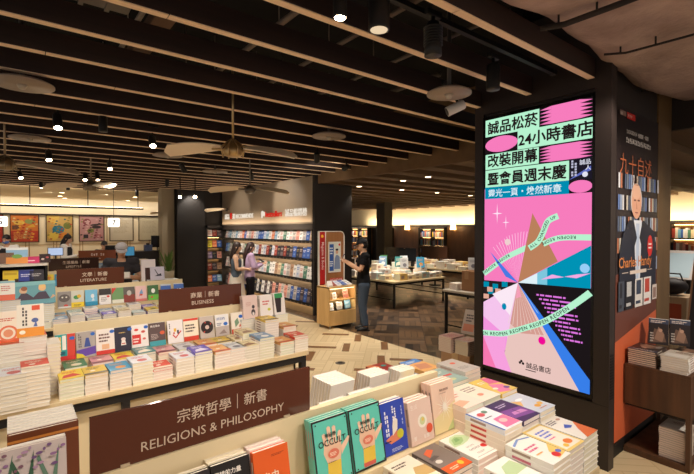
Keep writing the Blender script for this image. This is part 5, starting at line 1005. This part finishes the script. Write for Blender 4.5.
Z3 = plain_table('low cream table beyond the cream-topped one', 9.6, 7.0, 11.0, 9.9, .75)
for i in range(3):
    for j in range(7):
        k = (i * 5 + j * 4 + 3) % 14; bg, sp = pale(k)
        stack('paperback %s along and %s back on the low cream table' % (ordn(j), ordn(i)), 9.8 + .36 * i, 7.25 + .38 * j, Z3, 1, (.28, .3, .10 + .05 * ((i + j) % 3)), bg, sp, rotz=R(90), name='table_book', side=(226, 208, 170))
t = thing('dark_glass_board', 'dark glass notice board standing on the low cream table', 'board', (9.612, 8.9, Z3)); B().box((0, 0, .15), (.02, 1.3, .55), C(40, 42, 46, rough=.15, coat=.5)).build('glass_sheet', t)
for y in (.1, 1.15): B().box((-.05, y, 0), (.07, y + .05, .15), BLACK).build('foot', t)
t = thing('brown_sign_board', 'plain brown sign board behind the dark glass board', 'sign', (11.2, 9.0, .9)); B().box((0, 0, 0), (.02, 1.1, .42), C(74, 46, 32, rough=.4)).build('board', t); B().cyl((.01, .5, -.9), (.01, .5, 0), .03, BLACK).build('post', t)
B().tube([(.01, .5, -.9), (.01, .5, -.88)], [.2, .2], BLACK, 16).build('foot_disc', t)
t = thing('white_display_stand', 'empty white frame stand at the near end of the cream-topped table', 'stand', (7.5, 9.2, Z1 + .001)); b = B()
for a_, b_ in [((0, 0, 0), (.02, .34, .02)), ((0, 0, .42), (.02, .34, .44)), ((0, 0, .02), (.02, .02, .42)), ((0, .32, .02), (.02, .34, .42))]: b.box(a_, b_, C(216, 206, 190))
b.build('frame', t); B().box((.02, .02, .02), (.025, .32, .42), C(70, 60, 52)).build('back_sheet', t)
def area(name, loc, rot, sx, sy, w, col):
    L = bpy.data.lights.new(name, 'AREA'); L.shape = 'RECTANGLE'; L.size = sx; L.size_y = sy; L.energy = w; L.color = col
    o = bpy.data.objects.new(name, L); COL.objects.link(o); o.location = loc; o.rotation_euler = rot; return o
# far bookcases
def far_case(label, x, y0, y1, z1, nsh, seed, face='x'):
    t = thing('far_bookcase', label, 'bookcase', (x, y0, 0)); w = y1 - y0
    B().box((.30, 0, 0), (.33, w, z1), C(150, 112, 70, rough=.6)).build('back_panel', t)
    for y in (0, w / 2 - .015, w - .03): B().box((0, y, 0), (.30, y + .03, z1), BLACK).build('upright', t)
    B().box((0, 0, z1 - .04), (.3, w, z1), BLACK).build('top_board', t)
    hs = (z1 - .15) / nsh
    for s in range(nsh):
        z = .1 + s * hs; sh = B().box((0, .03, z - .03), (.3, w - .03, z), BLACK).build('shelf_board', t)
        B().box((.27, .04, z + hs - .045), (.285, w - .04, z + hs - .035), C(255, 206, 140, emit=6)).build('led_strip', sh)
    b = B(); rr = random.Random(seed)
    for s in range(nsh):
        z = .1 + s * hs; y = .05
        while y < w - .1:
            bw = rr.uniform(.03, .06); bh = hs * rr.uniform(.5, .72); c = rr.choice(BC)[0]
            if not (w / 2 - .05 < y < w / 2 + .02): b.box((.06, y, z), (.24, y + bw, z + bh), C(*c))
            y += bw + .003
    L_ = area('bookcase_fill', (x - .08, y0 + w / 2, z1 + .02), (0, R(-14), 0), .05, w, 7, (1, .76, .46))  # fill light added at the front top to brighten the books
    o = b.build('far_shelf_books'); o.location = t.location; o['kind'] = 'stuff'; o['label'] = 'rows of small books filling the ' + label; o['category'] = 'books'
far_case('far bookcase between the two wall lamps', 14.86, 12.1, 13.6, 1.95, 5, 1)
far_case('far bookcase behind the dark opening', 14.86, 15.4, 16.5, 1.95, 5, 2)
far_case('far bookcase at the edge of the screen', 14.86, 8.6, 10.15, 1.95, 5, 3)
far_case('far bookcase seen past the bronze column', 11.0, 2.0, 3.9, 2.05, 6, 4)
far_case('far bookcase beside the man in black', 14.86, 17.2, 18.8, 1.98, 5, 5)
for i, (px, d) in enumerate([(412, 'dark opening'), (458, 'screen')]):
    y = [14.3, 11.62][i]; t = thing('wall_lamp', 'glowing shaded wall lamp on brown panelling nearest the ' + d, 'wall lamp', (14.99, y, 1.86))
    B().box((-.01, -.05, -.1), (0, .05, .1), C(150, 120, 80, metal=.6)).build('back_plate', t); B().cyl((-.01, 0, -.05), (-.12, 0, -.02), .012, C(150, 120, 80, metal=.6), 8).build('arm', t)
    B().tube([(-.13, 0, 0), (-.13, 0, .26)], [.13, .10], C(255, 206, 130, emit=4), 18).build('lamp_shade', t)
    L_ = bpy.data.lights.new('wall_lamp_light', 'POINT'); L_.energy = 14; L_.color = (1, .66, .35); L_.shadow_soft_size = .1; o = bpy.data.objects.new('wall_lamp_light', L_); COL.objects.link(o); o.location = (14.75, y, 1.95)
# things seen past the bronze column
t = thing('picture_rack', 'sloping rack with pale printed sheets past the bronze column', 'rack', (8.6, 2.0, 0))
B().add([(0, 0, 1.05), (0, 1.1, 1.05), (.4, 1.1, 1.5), (.4, 0, 1.5), (.03, 0, 1.03), (.03, 1.1, 1.03), (.43, 1.1, 1.48), (.43, 0, 1.48)], [(0, 3, 2, 1), (4, 5, 6, 7), (0, 1, 5, 4), (1, 2, 6, 5), (2, 3, 7, 6), (3, 0, 4, 7)], C(196, 186, 180)).build('sloping_board', t)
for y in (.05, 1.0): B().box((.1, y, 0), (.16, y + .05, 1.1), BLACK).build('leg', t)
b = B(); art(b, 1.1, .6, axes((-.002, 1.1, 1.053), (0, -1, 0), Vector((.4, 0, .45)).normalized()), [('r', .02, .05, .3, .9, (206, 206, 180)), ('r', .34, .05, .6, .9, (226, 150, 130)), ('r', .64, .05, .96, .9, (170, 190, 200)), ('l', .05, .2, .28, .8, 4, (90, 120, 80)), ('e', .47, .5, .08, .08, (120, 60, 60))]); b.build('printed_sheets', t)
t = thing('packing_box', 'pale striped cardboard box on a stool past the bronze column', 'carton', (7.3, 1.75, .52)); B().bevbox((0, 0, 0), (.45, .5, .4), C(206, 176, 140, rough=.7), .006).build('box_body', t); B().box((-.003, .06, .08), (0, .2, .3), C(200, 90, 60)).build('red_label', t)
t = thing('box_stool', 'black stool under the pale striped box', 'stool', (7.25, 1.7, 0)); B().bevbox((0, 0, .47), (.55, .6, .515), BLACK, .01).build('seat', t)
for x in (.02, .49):
    for y in (.02, .54): B().box((x, y, 0), (x + .04, y + .04, .47), BLACK).build('leg', t)
t = thing('shoulder_bag', 'dark shoulder bag lying on the pale striped box', 'bag', (7.5, 1.98, .925)); b = B(); b.ell((0, 0, .12), (.16, .2, .12), C(36, 28, 28, rough=.6)); b.build('bag_body', t); B().tube([(0, -.15, .16), (0, -.1, .30), (0, .1, .30), (0, .15, .16)], .012, C(30, 24, 24), 8).build('strap', t)
t = thing('leaning_board', 'tall dark-edged board leaning at the edge past the bronze column', 'board', (6.0, 1.0, .0)); B().add([(0, .0, .0), (0, .5, .0), (.25, .42, 1.75), (.25, -.08, 1.75), (.05, 0, 0), (.05, .5, 0), (.30, .42, 1.75), (.30, -.08, 1.75)], [(0, 3, 2, 1), (4, 5, 6, 7), (0, 1, 5, 4), (1, 2, 6, 5), (2, 3, 7, 6), (3, 0, 4, 7)], C(150, 110, 80)).build('panel', t); B().add([(-.004, .02, .02), (-.004, .48, .02), (.244, .40, 1.72), (.244, -.06, 1.72)], [(0, 3, 2, 1)], C(50, 44, 44)).build('dark_face', t)
o = BULK.build('stacked_paperbacks'); o['kind'] = 'stuff'; o['label'] = 'lower copies of paperbacks hidden behind the front stacks of the business table'; o['category'] = 'books'
# ------------------------------------------------------------------ people
def fuse(b, name, voxel, smooth=3, parent=None):
    """weld lofted limbs into one continuous surface"""
    me = b.mesh(name); o = put(name, me, parent)
    md = o.modifiers.new('weld', 'REMESH'); md.mode = 'VOXEL'; md.voxel_size = voxel; md.use_smooth_shade = True
    m2 = o.modifiers.new('soft', 'SMOOTH'); m2.iterations = smooth; m2.factor = .5
    new = bpy.data.meshes.new_from_object(o.evaluated_get(bpy.context.evaluated_depsgraph_get()))
    o.modifiers.clear(); o.data = new; bpy.data.meshes.remove(me)
    new.materials.clear(); new.materials.append(b.mats[0])
    return o
def V(*a): return Vector(a)
def person(label, loc, face, h, J, skin, hair, top, bottom, shoes=(30, 28, 28), sleeve=.5, cap=None, hairlong=0, skirt=None, sleeveless=False, extra=None, lean_=0, mask=None):
    """J: right/left elbow and wrist positions as fractions of the height, facing -Y. face: yaw in degrees"""
    t = thing('person', label, 'person', loc, R(face)); SK = C(*skin, rough=.55, spec=.3)
    w = .86 if hairlong else 1.0
    def P(x, y, z): return V(x * h, y * h, z * h)
    tilt = J.get('head', 0); turn = J.get('turn', 0); fw = lean_
    sh = {s: P(s * .108 * w, -fw, .805) for s in (-1, 1)}; hip = {s: P(s * .052, 0, .49) for s in (-1, 1)}
    el = {-1: P(*J['re']), 1: P(*J['le'])}; wr = {-1: P(*J['rw']), 1: P(*J['lw'])}
    kn = {s: P(s * .055, -.012, .275) for s in (-1, 1)}; an = {s: P(s * .058, .012, .045) for s in (-1, 1)}
    b = B()
    tor = [(P(0, 0, .47), (.085, .062)), (P(0, 0, .53), (.092, .066)), (P(0, -fw * .3, .61), (.076, .054)), (P(0, -fw * .6, .70), (.090, .060)), (P(0, -fw * .9, .77), (.100 * w, .058)), (P(0, -fw, .815), (.075 * w, .042)), (P(0, -fw, .84), (.034, .034))]
    b.tube([p for p, r in tor], [(r[0] * h, r[1] * h) for p, r in tor], SK, 18)
    hc = P(0, -fw - .012 - .02 * tilt, .925 - .008 * tilt)
    b.tube([P(0, -fw + .004, .82), P(0, -fw - .004, .87), hc], [.033 * h, .030 * h, .03 * h], SK, 12)
    HM = Matrix.Translation(hc) @ Matrix.Rotation(R(turn), 4, 'Z') @ Matrix.Rotation(R(tilt * 30), 4, 'X')
    b.ell((0, .004 * h, .012 * h), (.044 * h, .055 * h, .058 * h), SK, 18, 12, HM)
    b.ell((0, -.012 * h, -.028 * h), (.034 * h, .038 * h, .040 * h), SK, 16, 10, HM)
    b.tube([HM @ V(0, -.05 * h, .012 * h), HM @ V(0, -.060 * h, -.012 * h), HM @ V(0, -.048 * h, -.018 * h)], [.005 * h, .009 * h, .008 * h], SK, 8)
    for s in (-1, 1): b.ell((s * .045 * h, .006 * h, -.004 * h), (.006 * h, .012 * h, .018 * h), SK, 8, 6, HM)
    for s in (-1, 1):
        b.tube([sh[s] * .98 + P(0, 0, .012), sh[s], sh[s].lerp(el[s], .35), el[s]], [.03 * h, .034 * h, .029 * h, .023 * h], SK, 12)
        b.tube([el[s], el[s].lerp(wr[s], .35), wr[s]], [.023 * h, .024 * h, .016 * h], SK, 12)
        d = (wr[s] - el[s]).normalized(); pal = wr[s] + d * .045 * h
        b.tube([wr[s], wr[s] + d * .02 * h, pal], [(.014 * h, .014 * h), (.021 * h, .013 * h), (.020 * h, .011 * h)], SK, 10)
        sd = d.cross(V(0, 0, 1)); sd = sd.normalized() if sd.length > .1 else V(1, 0, 0); cu = sd.cross(d) * -1
        for k, ln in enumerate((.040, .046, .043, .034)):
            o_ = pal + sd * (k - 1.5) * .011 * h
            b.tube([o_ - d * .012 * h, o_ + d * ln * .5 * h, o_ + d * ln * .85 * h + cu * -.012 * h], [.0062 * h, .0058 * h, .0045 * h], SK, 6)
        th = wr[s] + d * .014 * h - sd * .016 * h * (1 if s > 0 else -1)
        b.tube([th, th + d * .02 * h - sd * .016 * h * (1 if s > 0 else -1), th + d * .04 * h - sd * .018 * h * (1 if s > 0 else -1)], [.008 * h, .0075 * h, .0055 * h], SK, 6)
        b.tube([P(s * .045, 0, .53), hip[s], hip[s].lerp(kn[s], .5), kn[s], kn[s].lerp(an[s], .3) + P(0, .012, 0), an[s]], [.05 * h, .058 * h, .046 * h, .034 * h, .033 * h, .022 * h], SK, 14)
        b.tube([an[s] + P(0, .02, -.015), an[s] + P(0, -.03, -.025), an[s] + P(s * .006, -.085, -.033)], [.024 * h, .022 * h, .014 * h], SK, 10)
    body = fuse(b, 'body', .0085, 2, t)
    # clothes
    TP = C(*top, rough=.8, spec=.2); b = B(); g = 1.13
    tt = tor[0:1] + tor[1:6] if not sleeveless else tor[1:5]
    pts = [p for p, r in tt]; rr = [(r[0] * h * g + .006, r[1] * h * g + .006) for p, r in tt]
    if not sleeveless: pts[0] = P(0, 0, .455); rr[0] = (.094 * h, .070 * h)
    b.tube(pts, rr, TP, 20)
    for s in (-1, 1):
        if sleeveless: b.tube([P(s * .05, -fw - .055, .76), P(s * .055, -fw - .02, .835), P(s * .05, -fw + .055, .77)], .007 * h, TP, 6); continue
        e = sh[s].lerp(el[s], min(sleeve, 1) * 1.0) if sleeve <= 1 else el[s]
        b.tube([P(s * .04, -fw, .80), sh[s] + P(0, 0, .006), sh[s].lerp(e, .5), e], [.045 * h, .049 * h, .044 * h, .041 * h], TP, 14)
        b.ell(tuple(sh[s] + P(s * .004, 0, .002)), (.047 * h, .047 * h, .047 * h), TP, 14, 9)
        if sleeve > 1: b.tube([el[s], wr[s].lerp(el[s], .08)], [.031 * h, .023 * h], TP, 12)
    fuse(b, 'top' if sleeveless else 'shirt', .010, 2, t)
    BT = C(*bottom, rough=.85, spec=.2); b = B()
    if skirt:
        b.tube([P(0, 0, .60), P(0, 0, .54), P(0, .0, .42), P(0, 0, .2)], [(.088 * h, .064 * h), (.104 * h, .08 * h), (.125 * h, .105 * h), (.15 * h, .13 * h)], BT, 22); fuse(b, 'skirt', .011, 2, t)
    else:
        b.tube([P(0, 0, .46), P(0, 0, .50), P(0, 0, .57)], [(.08 * h, .066 * h), (.100 * h, .074 * h), (.088 * h, .064 * h)], BT, 20)
        for s in (-1, 1): b.tube([P(s * .045, 0, .53), hip[s], hip[s].lerp(kn[s], .5), kn[s], an[s] + P(0, 0, .01)], [.056 * h, .064 * h, .053 * h, .042 * h, .036 * h], BT, 16)
        fuse(b, 'trousers', .010, 2, t)
    for s in (-1, 1):
        b = B(); S_ = C(*shoes, rough=.5)
        b.tube([an[s] + P(0, .028, -.022), an[s] + P(0, 0, -.018), an[s] + P(0, -.045, -.026), an[s] + P(s * .006, -.095, -.034)], [(.024 * h, .022 * h), (.029 * h, .027 * h), (.028 * h, .02 * h), (.02 * h, .011 * h)], S_, 12)
        b.box(tuple(an[s] + P(-.024, -.095, -.045)), tuple(an[s] + P(.024, .045, -.036)), S_); b.build('shoe', t)
    HR = C(*hair, rough=.45); b = B()
    if not cap or hairlong:
        b.ell((0, .010 * h, .020 * h), (.049 * h, .058 * h, .060 * h), HR, 20, 12, HM, -.06, .5)
    b.ell((0, .022 * h, .004 * h), (.048 * h, .048 * h, .050 * h), HR, 18, 10, HM)
    if hairlong:
        b.tube([HM @ V(0, .02 * h, .03 * h), HM @ V(0, .045 * h, -.04 * h), P(0, -fw + .06, .82), P(0, -fw + .065, .82 - hairlong)], [(.045 * h, .04 * h), (.05 * h, .032 * h), (.055 * h, .026 * h), (.035 * h, .016 * h)], HR, 16)
        for s in (-1, 1): b.tube([HM @ V(s * .03 * h, -.012 * h, .05 * h), HM @ V(s * .046 * h, -.005 * h, -.01 * h), P(s * .05, -fw + .02, .84)], [.012 * h, .014 * h, .012 * h], HR, 8)
    fuse(b, 'hair', .008, 2, t)
    for s in (-1, 1):
        b = B(); b.ell((s * .017 * h, -.0475 * h, .010 * h), (.0065 * h, .004 * h, .0035 * h), C(30, 24, 22), 10, 6, HM); b.build('eye', t)
        b = B(); b.tube([HM @ V(s * .008 * h, -.050 * h, .0215 * h), HM @ V(s * .026 * h, -.044 * h, .0225 * h)], .0022 * h, HR, 6); b.build('eyebrow', t)
    b = B(); b.ell((0, -.0475 * h, -.034 * h), (.013 * h, .004 * h, .0035 * h), C(170, 96, 84), 12, 6, HM); b.build('mouth', t)
    if mask: b = B(); b.ell((0, -.018 * h, -.026 * h), (.040 * h, .040 * h, .030 * h), C(*mask, rough=.8), 16, 10, HM); b.build('face_mask', t)
    if cap:
        CP = C(*cap, rough=.8); cb = B(); cb.ell((0, .008 * h, .020 * h), (.055 * h, .064 * h, .060 * h), CP, 22, 8, HM, .02, .5)
        c_ = cb.build('cap', t); cb = B()
        vs = []; n = 12
        for zz in (0, -.004 * h):
            for i in range(n + 1):
                a = PI * i / n; vs.append((.047 * h * math.cos(a), -.035 * h - 0 * a, .028 * h + zz))
            for i in range(n + 1):
                a = PI * i / n; vs.append((.047 * h * math.cos(a), -.040 * h - .062 * h * math.sin(a), .018 * h + zz - .004 * h * math.sin(a)))
        m_ = n + 1; fs = []
        for i in range(n): fs += [(i, i + 1, m_ + i + 1, m_ + i), (2 * m_ + i, 3 * m_ + i, 3 * m_ + i + 1, 2 * m_ + i + 1), (m_ + i, m_ + i + 1, 3 * m_ + i + 1, 3 * m_ + i), (i, 2 * m_ + i, 2 * m_ + i + 1, i + 1)]
        cb.add(vs, fs, CP, HM); cb.build('cap_brim', c_)
    if extra: extra(t, P, wr, HM, h)
    return t
def held(label, name, cat, t, pos, rot, dims, col, spec=None):
    """an item in the hand, placed in the person's own frame but left top-level"""
    M_ = Matrix.Translation(t.location) @ Matrix.Rotation(t.rotation_euler.z, 4, 'Z') @ Matrix.Translation(pos) @ Euler(rot).to_matrix().to_4x4()
    w, h, d = dims; o = tag(put(name, B().bevbox((-w / 2, 0, -d / 2), (w / 2, h, d / 2), C(*col, rough=.3), d * .3).mesh(name), None), label, cat); o.matrix_world = M_
    b = B(); art(b, w * .9, h * .92, Matrix.Translation((-w * .45, h * .04, d / 2)), spec or [('r', 0, 0, 1, 1, (60, 70, 90))]); b.build('face', o)
# man at the kiosk: profile to the left, phone raised
m = person('man in black cap, black t-shirt and jeans holding up a phone at the kiosk', (5.16, 6.08, 0), -122, 1.70, dict(re=(-.135, -.06, .665), rw=(-.05, -.19, .75), le=(.135, -.05, .66), lw=(.045, -.185, .735), head=.4), (206, 160, 128), (24, 20, 20), (22, 22, 25), (66, 78, 94), sleeve=.62, cap=(22, 22, 25))
held('dark phone held up by the man in the black cap', 'phone', 'phone', m, V(-.03, -.425, 1.27), (R(62), 0, 0), (.075, .155, .009), (24, 24, 28), [('r', 0, 0, 1, 1, (90, 110, 150))])
# two women by the bestseller shelves
w1 = person('woman in grey camisole and white skirt with long dark hair before the shelves', (3.81, 8.70, 0), 62, 1.60, dict(re=(-.14, -.02, .64), rw=(-.07, -.13, .64), le=(.14, 0, .64), lw=(.08, -.13, .62), head=.25, turn=0), (222, 180, 150), (44, 30, 26), (92, 104, 118), (236, 228, 216), hairlong=.12, skirt=1, sleeveless=True, shoes=(226, 216, 206))
w2 = person('woman in lilac shirt with long dark hair looking at a book by the shelves', (4.17, 8.82, 0), 78, 1.59, dict(re=(-.14, -.04, .64), rw=(-.07, -.17, .69), le=(.14, -.04, .64), lw=(.05, -.18, .69), head=.5), (216, 172, 146), (50, 32, 28), (190, 164, 196), (30, 28, 34), sleeve=1.5, hairlong=.16, shoes=(60, 50, 50))
held('dark-covered book in the hands of the woman in lilac', 'hand_held_book', 'book', w2, V(-.02, -.36, 1.10), (R(35), 0, 0), (.15, .2, .02), (50, 54, 60), [('r', .1, .1, .9, .9, (90, 120, 130))])
held('white tote bag hanging beside the woman in the camisole', 'tote_bag', 'bag', w1, V(.27, -.10, .66), (R(90), 0, R(80)), (.30, .34, .08), (236, 230, 220), [('r', .2, .2, .8, .8, (226, 218, 206))])
# reader in the grey cap, head bowed, facing the camera
cm = person('man in pale grey cap with head bowed reading at the literature table', (1.40, 7.62, 0), -9, 1.66, dict(re=(-.18, -.05, .645), rw=(-.045, -.19, .685), le=(.175, -.05, .65), lw=(.05, -.19, .68), head=.6), (206, 158, 128), (40, 32, 30), (52, 50, 54), (50, 52, 60), sleeve=.62, cap=(176, 170, 170), lean_=.035)
held('book held open by the man in the grey cap', 'hand_held_book', 'book', cm, V(0, -.47, 1.12), (R(28), 0, 0), (.22, .17, .02), (206, 190, 176), [('r', .02, .02, .49, .98, (236, 228, 216)), ('r', .51, .02, .98, .98, (236, 228, 216))])
def vest(t, P, wr, HM, h):
    b = B(); b.tube([P(0, 0, .47), P(0, 0, .6), P(0, 0, .76), P(0, 0, .80)], [(.106 * h, .082 * h), (.098 * h, .074 * h), (.118 * h, .078 * h), (.085 * h, .06 * h)], C(34, 30, 32, rough=.8), 20); b.build('vest', t)
sm = person('staff man in blue mask, white shirt and dark vest behind the counter', (xa(7, 13.75), 13.8, 0), -30, 1.74, dict(re=(-.15, 0, .63), rw=(-.12, -.12, .60), le=(.19, -.03, .66), lw=(.22, -.13, .60), head=.5), (206, 160, 130), (26, 22, 22), (232, 226, 218), (34, 32, 34), sleeve=1.5, mask=(70, 110, 180), extra=vest)
sw = person('staff woman in white blouse and dark vest looking down behind the counter', (xa(66, 13.75), 13.8, 0), 66, 1.74, dict(re=(-.15, -.02, .63), rw=(-.06, -.18, .67), le=(.15, -.02, .63), lw=(.05, -.18, .67), head=.6), (214, 168, 140), (30, 24, 24), (230, 222, 214), (34, 32, 34), sleeve=1.5, hairlong=.05, extra=vest)
p6 = person('dark-haired person bent low behind the orange-brown sign, only the head showing', (xa(103, 13.4), 13.4, 0), 20, 1.56, dict(re=(-.15, -.02, .63), rw=(-.06, -.16, .64), le=(.15, -.02, .63), lw=(.05, -.16, .64), head=.9), (206, 160, 130), (34, 28, 28), (60, 50, 50), (40, 40, 44), sleeve=.6)
# ------------------------------------------------------------------ light: track spots of the shop, added fill spots, shelf strips, cove lights
def spot_only(x, y, tx, ty, w, deg=75, z=2.9, tz=.9, col=KW): lamp('shop_or_fill_spot', (x, y, z), (tx, ty, tz), w, deg, col, .07)
for x, y, tx, ty, w in [(.3, -.3, .5, 1.35, 90), (1.3, -.3, 1.35, 1.3, 90), (2.2, -.2, 2.05, 1.3, 75), (1.2, 2.7, 1.4, 1.8, 45), (2.5, 2.8, 2.2, 1.8, 40),
    (-.4, 1.9, 0, 3.5, 70), (.6, 1.9, .7, 3.55, 70), (1.5, 1.9, 1.6, 3.6, 70), (2.4, 2.3, 2.0, 3.7, 50), (-.4, 1.8, -.1, 1.3, 40),
    (.2, 4.8, .2, 6.2, 70), (1.4, 4.8, 1.3, 6.2, 70), (-.4, 7.2, -.2, 8.5, 60), (1.2, 7.2, 1.0, 8.9, 70), (1.8, 9.8, 1.6, 11.2, 60), (1.4, 6.0, 1.42, 7.5, 30),
    (3.4, 4.4, 3.7, 4.6, 85), (3.5, 6.2, 3.8, 6.0, 75), (3.3, 8.0, 4.6, 8.6, 60), (3.2, 10.4, 4.9, 10.6, 90), (3.6, 8.8, 5.0, 8.6, 70), (3.6, 11.8, 5.0, 11.8, 50), (3.4, 3.9, 3.95, 2.95, 45), (4.1, 5.2, 4.9, 6.5, 45), (3.6, 9.6, 4.6, 10.2, 30), (3.4, 1.0, 3.9, 3.0, 22), (3.5, -.9, 4.1, 1.3, 150), (2.6, -.8, 3.9, .9, 30)]:  # spots toward the shelves and the carton are added brighteners without fixtures
    w *= .95 if tx > 3.1 else (.85 if tx < .3 else .5)
    spot_only(x, y, tx, ty, w)
for x, y, w in [(7.6, 7.7, 170), (8.2, 9.0, 140), (10.3, 8.2, 170), (6.6, 4.3, 45), (8.4, 1.6, 60), (6.0, 6.0, 60), (5.6, 4.4, 30), (12.6, 9.5, 60), (12.5, 13.8, 50), (13.6, 6.0, 50), (7.6, 2.0, 40)]: spot_only(x, y, x, y, w, 95, 2.82, 0)
for z in kiosk_z: area('kiosk_led', (4.955, 6.49, z - .004), (R(18), 0, 0), .5, .02, 0.5, (1, .88, .66))
WARM = (1, .80, .58)
for z, w in zip([1.86, 1.60, 1.20, .75], (4, 7, 7, 6)): area('shelf_led', (SX + .27, (SY0 + SY1) / 2, z - .05), (0, R(0), 0), .03, SY1 - SY0 - .1, w, WARM)
area('fascia_cove', (SX - .06, (SY0 + SY1) / 2, 1.99), (0, R(180 - 20), 0), .04, SY1 - SY0, 12, WARM)
area('plinth_led', (SX - .0, (SY0 + SY1) / 2, .18), (0, R(-10), 0), .02, SY1 - SY0, 1.5, WARM)
lamp('fascia_spot', (3.9, 9.4, 2.95), (5.13, 8.9, 2.5), 34, 60); lamp('fascia_spot', (3.9, 11.2, 2.95), (5.13, 11.4, 2.4), 20, 60)
area('counter_cove', (1.2, 19.4, 3.0), (R(25), 0, 0), 8.5, .15, 34, (1, .88, .72)); area('pendant_up', (.4, 14, 2.54), (R(180), 0, 0), 5.5, .05, 7, (1, .86, .68))
for x in (-.6, 1.0, 2.6, 4.2): lamp('counter_spot', (x, 16.5, 3.02), (x, 20, 1.5), 20, 90, (1, .88, .72)); lamp('counter_spot', (x, 12.4, 2.95), (x, 13.4, 1.2), 34, 90)
area('far_cove', (14.9, 8.5, 2.12), (0, R(180 + 35), 0), .06, 18, 100, (1, .87, .66))
wd = bpy.data.worlds.new('dim_interior'); SC.world = wd; wd.use_nodes = True
bgn = wd.node_tree.nodes['Background']; bgn.inputs[0].default_value = (1, .90, .82, 1); bgn.inputs[1].default_value = .30
vs_ = SC.view_settings; vs_.view_transform = 'Standard'; vs_.look = 'None'; vs_.gamma = 1; vs_.exposure = 0.75
SC.display_settings.display_device = 'sRGB'
SC.cycles.max_bounces = 6; SC.cycles.diffuse_bounces = 4; SC.cycles.glossy_bounces = 3; SC.cycles.sample_clamp_indirect = 4; SC.cycles.use_denoising = True
